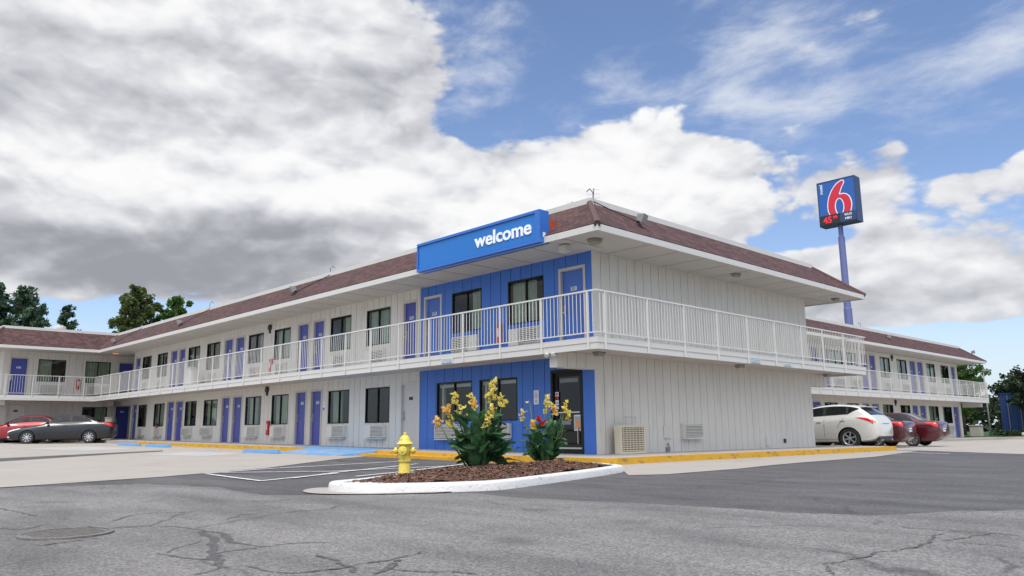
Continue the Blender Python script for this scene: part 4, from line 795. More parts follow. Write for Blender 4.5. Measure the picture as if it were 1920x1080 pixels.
roof2 = mansard(m2, [(-4.45, 19), (-4.45, 49.66), (-18.5, 49.66), (-18.5, 19)], ZE0-.06, ZE1-.06, ZT+D+.06, 1.35, ZC+D+.08)
mb = MB(); soffit_strip(mb, -6.0, -4.486, 19.04, 48.1, ZSO+D+.04, 'y', 1.22); soffit_strip(mb, -18, -4.486, 48.1005, 49.62, ZSO+D+.04, 'x', 1.22); q = mb.build('eave_soffit', ['soffit', 'gap'], m2); q.parent = roof2

# ------------------------------------------------------------------ signs
sg = thing('welcome_sign', (-2.7, -1.75, 5.3), 'long blue box sign reading welcome in white on the roof edge', 'sign')
X0, X1, Y0, Zb, Zt = -5.05, -.12, -1.70, 5.22, 6.04
mb = MB(); mb.box(X0, X1, Y0, Y0+.28, Zb, Zt)
a = .07; mb.box(X0, X1, Y0-.05, Y0-.0005, Zt-a, Zt, 0); mb.box(X0, X1, Y0-.05, Y0-.0005, Zb, Zb+a, 0); mb.box(X0, X0+.05, Y0-.05, Y0-.0005, Zb+a, Zt-a); mb.box(X1-.16, X1, Y0-.05, Y0-.0005, Zb+a, Zt-a)
mb.build('cabinet', 'signframe', sg)
mb = MB(); mb.box(X0+.06, X1-.17, Y0-.018, Y0-.001, Zb+a+.015, Zt-a-.015); mb.build('face', 'signblue', sg)
mb = MB(); place_text(mb, 'welcome', .50, (-1.47, Y0-.03, 5.645), (1, 0, 0), (0, 0, 1), .02, .011, 0, 'CENTER', 1.0, 1.15); mb.build('lettering', 'letter', sg)
mb = MB(); mb.hexa([(X1+.001, -1.415, 5.45), (X1+.02, -1.415, 5.45), (X1+.02, -1.16, 5.72), (X1+.001, -1.16, 5.72), (X1+.001, -1.415, 5.86), (X1+.02, -1.415, 5.86), (X1+.02, -1.10, 5.78), (X1+.001, -1.10, 5.78)]); mb.build('bracket', 'rust', sg)
mb = MB(); mb.box(X1+.001, X1+.005, Y0+.06, Y0+.15, 5.36, 5.48); mb.build('label_sticker', 'plate', sg)

ps = thing('pole_sign', (-17.45, 57.3, -.4), 'tall roadside pole sign with a big red 6 on blue behind the rear building', 'sign')
M['violet'] = mat('violet_pole_paint', (.12, .145, .32), .45, var=.08); M['signnavy'] = mat('navy_sign_case', (.03, .055, .13), .4, var=.08)
M['sign6blue'] = mat('sign_face_blue', (.02, .11, .40), .35, var=.08, emit=None); M['sixred'] = mat('numeral_red', (.62, .02, .05), .4, var=.05)
M['led'] = mat('red_led', (.3, .01, .02), .4, emit=((1, .02, .06), .75))
mb = MB(); mb.lathe([(.37, 0), (.37, 12.0), (.32, 12.05), (.30, 18.9)], (-17.45, 57.6, -.4), 20); mb.lathe([(.22, 0), (.22, 1.6)], (-17.45, 57.6, 18.4), 16); mb.build('pole', 'violet', ps, smooth=40)
sx0, sx1, sy, sz0, sz1 = -19.15, -15.5, 57.0, 19.68, 24.08
mb = MB(); mb.box(sx0, sx1, sy, sy+1.2, sz0, sz1); mb.box(sx0, sx1, sy-.05, sy-.0005, sz1-.1, sz1); mb.box(sx0, sx0+.08, sy-.05, sy-.0005, sz0, sz1-.1); mb.box(sx1-.08, sx1, sy-.05, sy-.0005, sz0, sz1-.1); mb.box(sx0+.08, sx1-.08, sy-.05, sy-.0005, sz0, sz0+.08)
mb.build('cabinet', 'signnavy', ps)
mb = MB(); mb.box(sx0+.09, sx1-.09, sy-.03, sy-.001, sz0+1.0, sz1-.11); mb.build('face', 'sign6blue', ps)
# the numeral: a drawn outline, red with a pale edge
def six_outline(g):
    out = []; cx, cz = 0, -.42
    # outer: from the tip of the stroke down the left side, round the bowl, back up to the notch
    P = [(.28, 1.62), (.44, 1.66), (.54, 1.55), (.50, 1.38), (.30, 1.05), (.12, .62), (.02, .32), (.22, .42), (.50, .40), (.82, .2), (1.02, -.18), (1.08, -.62), (1.0, -1.1), (.8, -1.5), (.5, -1.76), (.08, -1.86), (-.36, -1.78), (-.72, -1.5), (-.94, -1.08), (-1.0, -.6), (-.95, -.1), (-.8, .42), (-.5, .98), (-.1, 1.42)]
    return [(x, z) for x, z in P]
def catm(P, sub=5):
    n = len(P); out = []
    for i in range(n):
        p0, p1, p2, p3 = [Vector(P[(i+k-1) % n]) for k in range(4)]
        for k in range(sub):
            t = k/sub; out.append(tuple(.5*((2*p1)+(p2-p0)*t+(2*p0-5*p1+4*p2-p3)*t*t+(3*p1-p0-3*p2+p3)*t**3)))
    return out
def ring_plate(mb, outer, inner, org, y0, y1, mi, s):
    # outer and inner loops resampled by angle about the bowl centre, joined as a ring with thickness
    from mathutils.geometry import tessellate_polygon
    vo = [Vector((x*s, z*s, 0)) for x, z in outer]; vi = [Vector((x*s, z*s, 0)) for x, z in inner]
    tris = tessellate_polygon([vo, vi]); pts = vo+vi
    n = len(pts); f3 = [(org[0]+p.x, y0, org[2]+p.y) for p in pts]; b3 = [(org[0]+p.x, y1, org[2]+p.y) for p in pts]
    fs = [tuple(t) for t in tris]+[tuple(n+i for i in reversed(t)) for t in tris]
    for base, k in ((0, len(vo)), (len(vo), len(vi))):
        for i in range(k): a, b = base+i, base+(i+1) % k; fs.append((a, b, n+b, n+a))
    mb.add(f3+b3, fs, mi)
outer = catm(six_outline(0)); inner = [(.03+.42*math.cos(t*2*math.pi/40), -.68+.80*math.sin(t*2*math.pi/40)) for t in range(40)]
def grow(P, d): return inset(P, d) if sum(a[0]*b[1]-b[0]*a[1] for a, b in zip(P, P[1:]+P[:1])) > 0 else inset(P, -d)
org = (-17.12, 0, 22.05); s6 = 1.06
mb = MB()
for lp, dd in ((outer, -.085), (inner, .085)):
    lo = [(x*s6, z*s6) for x, z in lp]; ccw = sum(a[0]*b[1]-b[0]*a[1] for a, b in zip(lo, lo[1:]+lo[:1])) > 0
    l2 = inset(lo, dd if ccw else -dd); n = len(lo)
    if lp is outer: l1 = inset(lo, .02 if ccw else -.02)
    else: l1 = inset(lo, -.02 if ccw else .02)
    mb.add([(org[0]+x, y, org[2]+z) for y in (sy-.052, sy-.031) for q in (l1, l2) for x, z in q], [f for i in range(n) for f in ((i, (i+1) % n, n+(i+1) % n, n+i), (2*n+i, 2*n+(i+1) % n, 3*n+(i+1) % n, 3*n+i), (n+i, n+(i+1) % n, 3*n+(i+1) % n, 3*n+i))])
mb.build('numeral_outline', 'letter', ps, fix=False)
mb = MB(); ring_plate(mb, outer, inner, org, sy-.06, sy-.0455, 0, s6); mb.build('numeral', 'sixred', ps)
mb = MB(); place_text(mb, 'motel', .42, (sx0+.42, sy-.045, 23.35), (0, 0, 1), (-1, 0, 0), .02, .006); mb.build('lettering', 'letter', ps)
mb = MB(); mb.box(sx0+.08, sx0+2.0, sy-.12, sy-.0005, sz0+.08, sz0+1.0, 0); place_text(mb, '45', .85, (sx0+.85, sy-.13, sz0+.5), (1, 0, 0), (0, 0, 1), .02, .02, 1); place_text(mb, '99', .42, (sx0+1.58, sy-.13, sz0+.66), (1, 0, 0), (0, 0, 1), .02, .012, 1); mb.build('price_display', ['black', 'led'], ps)
mb = MB(); mb.box(sx0+2.02, sx1-.08, sy-.12, sy-.0005, sz0+.08, sz0+1.0, 0); place_text(mb, 'WI-FI', .30, (sx0+2.82, sy-.13, sz0+.72), (1, 0, 0), (0, 0, 1), .02, .006, 1); place_text(mb, 'HBO', .30, (sx0+2.82, sy-.13, sz0+.36), (1, 0, 0), (0, 0, 1), .02, .006, 1); mb.build('message_panel', ['signnavy', 'letter'], ps)

t = thing('access_sign', (-2.03, -.01, 1.6), 'white sign with black symbols on the blue wall left of the office door', 'sign')
mb = MB(); mb.box(-2.12, -1.94, -.012, -.001, 1.42, 1.79); mb.build('board', 'plate', t)
mb = MB(); y = -.0145
mb.lathe([(.016, 0), (.016, .002)], (-2.03, y, 1.74), 10, (0, -1, 0)); mb.tube([(-2.035, y, 1.72), (-2.03, y, 1.665), (-1.995, y, 1.66), (-1.985, y, 1.615)], .008, 5); mb.tube([(-2.04+.045*math.cos(i*.5+1.9), y, 1.63+.045*math.sin(i*.5+1.9)) for i in range(9)], .006, 5)
mb.tube([(-2.07, y, 1.50), (-2.03, y, 1.54), (-1.99, y, 1.50)], .007, 5); mb.tube([(-2.07, y, 1.47), (-1.99, y, 1.47)], .007, 5); mb.build('symbol', 'black', t)
t = thing('door_bell_plate', (-1.66, -.01, 1.6), 'small pale square plate on the blue wall beside the office door', 'plate'); mb = MB(); mb.box(-1.71, -1.61, -.016, -.001, 1.55, 1.65); mb.build('cover', 'plate', t, bevel=.004); mb = MB(); mb.lathe([(.018, 0), (.018, .012)], (-1.66, -.016, 1.6), 10, (0, -1, 0)); mb.build('button', 'grey', t)
t = thing('access_sign', (-12.92, -.01, 1.6), 'small blue and white accessible parking sign between ground floor door and window', 'sign')
mb = MB(); mb.box(-13.0, -12.84, -.012, -.001, 1.5, 1.72, 0); mb.box(-12.98, -12.86, -.0135, -.0122, 1.52, 1.62, 1); mb.box(-12.98, -12.86, -.012, -.001, 1.76, 1.84, 0); mb.build('board', ['plate', 'signblue'], t)
def notice(x, lab, f, w=.42, h=.16, rows=4):
    t = thing('notice_plate', f(0, 0), lab, 'notice'); mb = MB()
    a, b = Vector(f(-w/2, -h/2)), Vector(f(w/2, h/2)); mb.box(min(a.x, b.x)-.002, max(a.x, b.x)+.002, min(a.y, b.y)-.003, max(a.y, b.y)+.003, a.z, b.z); mb.build('board', 'bluenote', t)
    mb = MB()
    for i in range(rows):
        zz_ = h/2-(i+.7)*h/rows; k = -w/2+.03; rr = random.Random(i+int(x*7))
        while k < w/2-.05:
            l = rr.uniform(.02, .06); a, b = Vector(f(k, zz_-.006)), Vector(f(min(k+l, w/2-.02), zz_+.006)); ex = .0055; mb.box(min(a.x, b.x)-(ex if a.y != b.y else 0), max(a.x, b.x)+(ex if a.y != b.y else 0), min(a.y, b.y)-(ex if a.x != b.x else 0), max(a.y, b.y)+(ex if a.x != b.x else 0), a.z, b.z); k += l+.02
    mb.build('print_lines', 'gap', t)
M['bluenote'] = mat('pale_blue_notice', (.55, .64, .70), .5, var=.05)
notice(1, 'pale rectangular notice on the balcony edge above the blue office wall', lambda u, z: (-3.89+u, -1.549, 2.62+z), .5, .13)
notice(2, 'pale blue square notice on the end balcony edge', lambda u, z: (1.414, 5.4-u, 2.63+z), .55, .16)
notice(3, 'small faded blue notice on the end balcony edge right of the larger one', lambda u, z: (1.405, 7.31-u, 2.6+z), .5, .08, 2)

# ------------------------------------------------------------------ lamps, bells, extinguishers
def ceiling_lamp(x, y, z, lab, m='lens'):
    t = thing('ceiling_lamp', (x, y, z), lab, 'lamp', None)
    mb = MB(); mb.lathe([(.19, 0), (.19, -.03), (.17, -.035)], (x, y, z), 8); mb.build('housing', 'grey', t)
    mb = MB(); mb.lathe([(.18, -.036), (.165, -.09), (.11, -.13), (.02, -.14)], (x, y, z), 8); mb.build('diffuser', m, t)
ceiling_lamp(.84, -.85, ZSO, 'octagonal ceiling lamp under the roof corner above the upper balcony')
def box_lamp(x, y, z, lab, m='lens', rz=0):
    t = thing('ceiling_lamp', (x, y, z), lab, 'lamp'); mb = MB(); mb.box(x-.09, x+.09, y-.15, y+.15, z-.028, z-.0005); mb.build('housing', 'grey', t)
    mb = MB(); mb.hexa([(x-.07, y-.12, z-.1), (x+.07, y-.12, z-.1), (x+.07, y+.12, z-.1), (x-.07, y+.12, z-.1), (x-.085, y-.14, z-.029), (x+.085, y-.14, z-.029), (x+.085, y+.14, z-.029), (x-.085, y+.14, z-.029)]); mb.build('diffuser', m, t)
box_lamp(.88, 5.54, ZSO, 'yellowed box lamp under the eaves halfway along the plain end wall')
box_lamp(.86, 12.32, ZSO, 'box lamp under the eaves near the far roof corner of the end wall')
box_lamp(.45, -.34, 2.598, 'yellowed box lamp under the balcony corner over the office')
box_lamp(.55, 6.02, 2.598, 'yellowed box lamp under the middle of the end balcony')
box_lamp(.3, 12.4, 2.598, 'yellowed box lamp under the far end of the end balcony')
box_lamp(-34.4, -.82, ZSO, 'orange glowing lamp under the eaves at the inner corner of the motel', 'amber')
t = thing('loudspeaker', (.0, -1.0, ZSO), 'white box loudspeaker hanging from the soffit above door 201', 'loudspeaker'); mb = MB(); mb.box(-.12, .12, -1.1, -.9, ZSO-.2, ZSO-.03); mb.build('case', 'white', t, bevel=.01); mb = MB(); mb.tube([(0, -1, ZSO), (0, -1, ZSO-.035)], .02, 8); mb.build('bracket', 'white', t)
t = thing('spotlight', (-.1, -1.45, 2.59), 'twin white spotlights under the balcony above the office door', 'spotlight')
mb = MB(); mb.box(-.22, .0, -1.5, -1.4, 2.56, 2.597); mb.build('bracket', 'white', t)
for dx in (-.19, -.02): mb = MB(); mb.lathe([(.03, 0), (.055, .05), (.06, .12), (.05, .125)], (dx, -1.45, 2.54), 12, (.2 if dx < -.1 else .6, -.8, -.5)); mb.build('lamp_head', 'white', t, smooth=50)
def bell(F, u, z, lab):
    c = F.p(u, .001, z); t = thing('alarm_horn', c, lab, 'alarm', 'alarm horns on the motel walls'); mb = MB(); mb.lathe([(.13, 0), (.14, .03), (.12, .07), (.03, .09)], c, 16, F.N); mb.build('horn', 'black', t, smooth=50); mb = MB(); F.box(mb, u-.05, u+.05, .001, .045, z-.24, z-.13); mb.build('housing', 'bronze', t)
bell(F1, 17.42, 5.02, 'dark round alarm horn high on the upper floor between two front windows'); bell(F1, 17.42, 2.46, 'dark round alarm horn under the balcony between two ground floor front windows')
bell(F4, 15.8, 4.98, 'dark alarm horn on the upper floor of the rear building'); bell(F4, 15.7, 2.2, 'dark alarm horn on the ground floor of the rear building')
def extinguisher(F, u, z, lab, w=.18, h=.56):
    t = thing('fire_extinguisher_cabinet', F.p(u, 0, z), lab, 'extinguisher', 'fire extinguisher cabinets on the motel walls'); mb = MB()
    F.box(mb, u-w/2, u+w/2, .001, .10, z-h/2, z+h/2); mb.build('cabinet', 'red', t, bevel=.008); mb = MB(); F.box(mb, u-w/2+.06, u+w/2-.06, .1005, .103, z-h/2+.2, z+h/2-.12); mb.build('cabinet_glass', 'plate', t)
extinguisher(F1, 17.15, 3.42, 'red extinguisher cabinet on the upper floor between two white wall windows'); extinguisher(F1, 17.15, .92, 'red extinguisher cabinet on the ground floor between two air conditioners')
extinguisher(F1, 3.42, 3.42, 'red extinguisher cabinet on the blue upper wall behind the railing'); extinguisher(F3, 4.98, 3.55, 'red extinguisher cabinet on the left wing upper wall'); extinguisher(F4, 23.55, .5, 'red extinguisher cabinet low on the rear building wall')
t = thing('standpipe', (-29.4, -.05, .9), 'dark upright standpipe on the wall between far ground floor air conditioners', 'pipe'); mb = MB(); mb.tube([(-29.4, -.08, .55), (-29.4, -.08, 1.15)], .05, 10); mb.build('pipe', 'rust', t); mb = MB(); mb.lathe([(.08, 0), (.08, .1)], (-29.4, -.08, 1.15), 10); mb.build('valve', 'black', t)

def floodlight(c, d, top, lab):
    """on the shingles: bracket, lamp head, conduit that runs up over the coping"""
    c = Vector(c); t = thing('floodlight', c, lab, 'floodlight', 'floodlights on the roof edge'); d = Vector(d).normalized(); s = d.cross(Vector((0, 0, 1))).normalized(); u = s.cross(d)
    mb = MB(); mb.tube([c-d*.1, c+Vector((0, 0, .1))], .018, 8); mb.tube([c+s*.1, c-s*.1], .02, 8); mb.build('bracket', 'black', t)
    h = c+Vector((0, 0, .17))+d*.05; mb = MB(); mb.hexa([h+s*a*w+u*b*w2+d*e for e, w, w2 in ((-.1, .09, .07), (.1, .15, .12)) for a, b in ((-1, -1), (1, -1), (1, 1), (-1, 1))]); mb.build('lamp_head', 'grey', t)
    mb = MB(); mb.add([h+s*a*.13+u*b*.10+d*.102 for a, b in ((-1, -1), (1, -1), (1, 1), (-1, 1))], [(0, 1, 2, 3)]); mb.build('lens', 'lens', t, fix=False)
    if top:
        T = Vector(top); mid = c.lerp(T, .5)+Vector((0, 0, .03)); mb = MB(); mb.tube([c+Vector((0, 0, .04)), mid, T+Vector((0, 0, .05)), T+Vector((0, 0, .28)), T+(T-c).normalized()*.1+Vector((0, 0, .34)), T+(T-c).normalized()*.18+Vector((0, 0, .22))], .014, 6); mb.build('conduit', 'black', t)
floodlight((-13.41, -1.11, 5.80), (-.4, -1, -.4), (-12.23, -.33, 6.38), 'grey floodlight on the front roof edge left of the welcome sign')
floodlight((-23.81, -1.3, 5.66), (-.4, -1, -.4), (-22.92, -.34, 6.38), 'small floodlight halfway along the front roof towards the inner corner')
floodlight((-33.04, -1.35, 5.6), (-.3, -1, -.3), (-31.9, -.34, 6.38), 'small floodlight on the front roof beside the inner corner')
floodlight((1.04, .71, 5.86), (1, .3, -.4), (.29, -.2, 6.40), 'grey floodlight with cable on the end roof near the front corner')
floodlight((-5.2, 33.47, 5.86), (1, .3, -.3), (-6.0, 31.5, 6.42), 'floodlight with pale head on the rear building roof')
floodlight((-5.1, 49.0, 5.85), (1, .6, .2), None, 'floodlight at the far hip of the rear building roof')
for nm, x, lean, lab in (('roof_antenna', -1.3, .28, 'thin television antenna sticking up behind the roof corner'), ('roof_antenna', -1.0, -.12, 'second leaning television antenna behind the roof corner, nearer the corner')):
    t = thing(nm, (x, 1.2, 6.36), lab, 'antenna', 'antennas behind the roof corner'); p0 = Vector((x, 1.2, 6.36)); p1 = p0+Vector((-lean*1.3, 0, 1.0 if lean < 0 else .8)); mb = MB(); mb.tube([p0, p1], .016, 6); mb.build('mast', 'grey', t)
    mb = MB(); dd = (p1-p0).normalized(); 
    for i in range(5 if lean < 0 else 2): c = p1-dd*(.04+i*.12); mb.tube([c-Vector((.12+.02*i, .12, 0)), c+Vector((.12+.02*i, .12, 0))], .005, 4)
    mb.build('elements', 'steel', t)

# ------------------------------------------------------------------ small things on the ground
t = thing('fire_hydrant', (2.43, -7.5, bedz(2.43, -7.5)-.03), 'yellow fire hydrant standing in the mulch at the left of the flowers', 'hydrant', rz=R(40)); z0 = 0
mb = MB(); mb.lathe([(.15, 0), (.15, .03), (.135, .035), (.115, .05), (.11, .07), (.112, .2), (.10, .24), (.098, .26), (.125, .265), (.125, .29), (.10, .30), (.097, .33), (.10, .40), (.115, .44), (.12, .52), (.115, .56), (.10, .565)], (0, 0, 0), 24)
mb.build('barrel', 'hydrant', t, local=True, smooth=35)
mb = MB(); mb.lathe([(.10, .565), (.155, .57), (.16, .585), (.135, .605), (.11, .625), (.098, .66), (.085, .70), (.055, .73), (.03, .742), (.028, .75), (.034, .752), (.03, .79), (.01, .795)], (0, 0, 0), 24); mb.build('bonnet', 'hydrant', t, local=True, smooth=35)
for ax, r, l, nm in (((-1, 0, 0), .052, .19, 'hose_outlet'), ((1, 0, 0), .052, .19, 'hose_outlet'), ((0, -1, 0), .07, .18, 'pumper_outlet')):
    mb = MB(); mb.lathe([(r*.8, .08), (r*.8, l-.05), (r*1.15, l-.05), (r*1.2, l-.02), (r*1.1, l), (r*.5, l+.01), (.016, l+.012), (.016, l+.035), (.002, l+.036)], (0, 0, .46), 16, ax); mb.build(nm, 'hydrant', t, local=True, smooth=35)
mb = MB()
for k in range(8): a = k*math.pi/4+.2; mb.lathe([(.012, .03), (.012, .05)], (.135*math.cos(a), .135*math.sin(a), 0), 6)
for k in range(8): a = k*math.pi/4; mb.lathe([(.009, .29), (.009, .305)], (.112*math.cos(a), .112*math.sin(a), 0), 6)
mb.build('flange_bolts', 'rust', t, local=True)
mb = MB(); mb.tube([(-.1, .02, .4), (-.15, 0, .36), (-.17, -.02, .3), (-.13, -.03, .22), (-.11, -.02, .2)], .006, 6); mb.build('chain', 'iron', t, local=True)
mb = MB(); mb.lathe([(.2, -.06), (.215, .015), (.18, .035), (.15, .04)], (0, 0, 0), 24); mb.build('footing', 'concrete', t, local=True, smooth=40); t.scale = (.84, .84, .84)

mb = MB(); cx, cy = 5.53, -12.98; mb.lathe([(.335, .005), (.335, .018), (.30, .020)], (cx, cy, 0), 48, cap=False); mb.lathe([(.298, .0), (.298, .017)], (cx, cy, 0), 48)
for i in range(-9, 10):
    for j in range(-9, 10):
        x, y = i*.03, j*.03
        if x*x+y*y < .27**2: mb.box(cx+x-.009, cx+x+.009, cy+y-.009, cy+y+.009, .0172, .0215)
o = mb.build('manhole_cover', 'iron'); tag(o, 'round cast iron manhole cover in the grey asphalt', 'manhole cover')

for i, (x, y, a, lab) in enumerate([(-24.3, -2.95, 38, 'short faded blue wheel stop, farthest of the three along the kerb'), (-21.2, -2.85, 38, 'faded blue wheel stop, middle one of the three along the kerb'), (-11.3, -3.15, 38, 'faded blue wheel stop nearest the office')]):
    z = G(x, y)+.008; L_ = .95; t = thing('wheel_stop', (x, y, z), lab, 'wheel stop', 'blue wheel stops along the kerb', rz=R(8))
    mb = MB(); mb.hexa([(-L_, -.09, 0), (L_, -.09, 0), (L_, .09, 0), (-L_, .09, 0), (-L_+.06, -.055, .12), (L_-.06, -.055, .12), (L_-.06, .055, .12), (-L_+.06, .055, .12)]); mb.build('block', 'stop', t, local=True, bevel=.012)
    for sx in (-.6, .6): mb = MB(); mb.lathe([(.014, .118), (.014, .13)], (sx, 0, 0), 8); mb.build('anchor_pin', 'grey', t, local=True)

t = thing('box_fan', (.30, .95, .15), 'beige box fan with a carrying handle leaning by the end wall corner', 'fan', rz=0)
mb = MB(); x0, x1, y0, y1, zb, zt = -.10, .10, -.5, .5, 0, .70; w = .05
mb.box(x0, x1, y0, y1, zt-w, zt); mb.box(x0, x1, y0, y1, 0, w); mb.box(x0, x1, y0, y0+w, w, zt-w); mb.box(x0, x1, y1-w, y1, w, zt-w); mb.box(x0, x0+.02, y0+w, y1-w, w, zt-w); mb.build('case', 'beigebox', t, local=True)
mb = MB()
for i in range(11): z = w+(i+.5)*(zt-2*w)/11; mb.box(x1-.02, x1-.004, y0+w, y1-w, z-.011, z+.011)
for i in range(7): y = y0+w+(i+.5)*(y1-y0-2*w)/7; mb.box(x1-.006, x1+.002, y-.008, y+.008, w, zt-w)
mb.build('grille', 'beigebox', t, local=True)
mb = MB(); mb.lathe([(.3, 0), (.3, .01)], (.0, 0, .35), 20, (1, 0, 0)); mb.box(x0+.021, x0+.03, y0+w, y1-w, w, zt-w); mb.build('fins', 'grille_dark', t, local=True)
mb = MB(); mb.tube([(.02, -.28, zt), (.02, -.28, zt+.2), (.02, .22, zt+.2), (.02, .22, zt)], .012, 8); mb.build('handle', 'steel', t, local=True)

t = thing('utility_box', (-33.6, -1.15, G(-33.6, 0)+.148), 'tall beige box standing on the walk at the inner corner beside the blue door', 'utility box'); mb = MB(); mb.hexa([(-.16, -.14, 0), (.16, -.14, 0), (.16, .14, 0), (-.16, .14, 0), (-.12, -.14, 1.15), (.12, -.14, 1.15), (.12, .14, 1.15), (-.12, .14, 1.15)]); mb.build('case', 'beigebox', t, local=True, bevel=.01); mb = MB(); mb.box(-.14, .14, -.16, .16, 1.151, 1.19); mb.build('lid', 'beigebox', t, local=True)

# covered item on the far balcony
t = thing('linen_cart', (-23.9, -.55, Z2), 'pale covered housekeeping cart on the upper walkway', 'cart'); mb = MB(); mb.hexa([(-.45, -.25, .12), (.45, -.25, .12), (.45, .25, .12), (-.45, .25, .12), (-.1, -.2, 1.0), (.3, -.2, .75), (.3, .2, .75), (-.1, .2, 1.0)]); mb.build('cover', 'white', t, local=True, bevel=.04, smooth=60)
for x, y in ((-.35, -.2), (.35, -.2), (.35, .2), (-.35, .2)): mb = MB(); mb.lathe([(.05, -.015), (.05, .015)], (x, y, .05), 12, (0, 1, 0)); mb.tube([(x, y, .05), (x, y, .13)], .012, 6); mb.build('castor', 'black', t, local=True)

# ------------------------------------------------------------------ canna lilies
def leaf(mb, base, d, L_, w, droop, roll, mi=0, fold=.18):
    """broad pointed leaf from base along d, arching down"""
    d = Vector(d).normalized(); s = d.cross(Vector((0, 0, 1)));  s = s.normalized() if s.length > .05 else Vector((1, 0, 0)); n = 9; p = Vector(base); pts = []; dirn = d.copy()
    s = (Matrix.Rotation(roll, 3, d) @ s)
    for i in range(n+1):
        t_ = i/n; ww = w*math.sin(math.pi*min(1, t_**.8*.96+.04))**.75*(1 if t_ < .97 else .2); u = s.cross(dirn).normalized()
        wav = .012*math.sin(t_*14+roll*5); pts += [p-s*ww+u*(ww*fold+wav), p, p+s*ww+u*(ww*fold-wav)]
        dirn = (dirn+Vector((0, 0, -droop/n))).normalized(); p = p+dirn*(L_/n)
    mb.add(pts, [q for i in range(n) for q in ((3*i, 3*i+1, 3*i+4, 3*i+3), (3*i+1, 3*i+2, 3*i+5, 3*i+4))], mi)
def blossom(mb, c, r, rr, m1=0):
    for k in range(rr.randint(6, 8)):
        a = rr.uniform(0, 6.3); e = rr.uniform(-.3, 1.1); d = Vector((math.cos(a)*math.cos(e), math.sin(a)*math.cos(e), math.sin(e))); s = d.cross(Vector((rr.uniform(-1, 1), rr.uniform(-1, 1), 1))).normalized(); u = d.cross(s)
        l = r*rr.uniform(.7, 1.2); w = l*rr.uniform(.28, .42); P0 = Vector(c); mi = m1 if rr.random() < .85 else 1
        mb.add([P0, P0+d*l*.45-s*w+u*w*.3, P0+d*l*.5, P0+d*l*.45+s*w+u*w*.3, P0+d*l*.95-s*w*.6-u*w*.4, P0+d*l*1.0, P0+d*l*.9+s*w*.6-u*w*.5], [(0, 1, 2), (0, 2, 3), (1, 4, 5, 2), (2, 5, 6, 3)], mi)
def canna(name, loc, scale, seed, spikes, lab, spread=.42):
    rr = random.Random(seed); t = thing(name, loc, lab, 'flowers'); st = MB(); lf = MB()
    for (x, y, h, kind) in spikes:
        bx, by = x*.28, y*.28; top = Vector((x, y, h)); p0 = Vector((bx, by, -.05)); mid = Vector((x*.75, y*.75, h*.55)); path = [p0, p0.lerp(mid, .5)+Vector((0, 0, .05)), mid, top]
        st.tube(path, [.016, .015, .012, .007], 7)
        if kind != 'none':
            fl = MB(); nb = 7 if kind == 'tall' else 4 if kind == 'yellow' else (5 if kind != 'bud' else 1); span = {'tall': .34, 'yellow': .22, 'orange': .16, 'red': .16, 'bud': .08}[kind]
            for k in range(nb): c = top-Vector((0, 0, span*k/max(1, nb)))+Vector((rr.uniform(-.05, .05), rr.uniform(-.05, .05), 0)); blossom(fl, c, rr.uniform(.06, .09)*(.6 if kind == 'bud' else 1), rr)
            fl.build('flower_head', ['petal_red', 'petal_red'] if kind == 'red' else (['petal_orange', 'petal'] if kind == 'orange' else ['petal', 'petal_orange']), t, local=True, fix=False)
    for k in range(int(96*scale)):
        a = rr.uniform(0, 6.28); hh = rr.uniform(.05, .78)*scale; r0 = rr.uniform(.02, .2)*scale; el = rr.uniform(.1, 1.25); L_ = rr.uniform(.26, .44)*scale*(1.15 if hh < .5 else .8)
        b = Vector((math.cos(a)*r0*1.3, math.sin(a)*r0*1.3, hh)); leaf(lf, b, (math.cos(a)*math.cos(el), math.sin(a)*math.cos(el), math.sin(el)), L_, L_*rr.uniform(.18, .27), rr.uniform(.1, 1.0), rr.uniform(-.7, .7))
    for k in range(int(26*scale)):
        a = rr.uniform(0, 6.28); r0 = rr.uniform(.05, .3)*scale; st.tube([(math.cos(a)*r0*.6, math.sin(a)*r0*.6, -.05), (math.cos(a)*r0, math.sin(a)*r0, rr.uniform(.3, .7)*scale)], [.014, .008], 6)
        b = (math.cos(a)*r0*.6, math.sin(a)*r0*.6, 0); leaf(lf, b, (math.cos(a)*.45, math.sin(a)*.45, 1), rr.uniform(.35, .6)*scale, .055*scale, .3, rr.uniform(-1, 1))
    st.build('stems', 'stem', t, local=True, smooth='all'); lf.build('foliage', 'leaf_canna', t, local=True, fix=False, smooth='all')
# right vector of the view in plan is (.69,.72): spikes given as offset along it
def sp(r, d, h, k): return (r*.69-d*.72, r*.72+d*.69, h, k)
canna('canna_lily', (2.36, -5.9, bedz(2.36, -5.9)), 1.0, 5, [sp(.24, .0, 1.42, 'tall'), sp(.16, .1, 1.22, 'yellow'), sp(.42, -.05, 1.16, 'yellow'), sp(.33, .1, 1.12, 'bud'), sp(.22, -.1, .98, 'yellow'), sp(-.42, 0, 1.22, 'yellow'), sp(-.33, .1, 1.02, 'yellow'), sp(-.14, 0, 1.2, 'yellow'), sp(-.08, -.1, 1.06, 'orange'), sp(-.54, 0, 1.0, 'orange'), sp(-.5, .05, .82, 'yellow'), sp(-.70, .0, .78, 'orange'), sp(.12, -.25, .82, 'yellow'), sp(-.24, -.1, .86, 'bud'), sp(0, .15, 1.05, 'none')], 'tall canna lily clump with many yellow flower spikes, beside the hydrant')
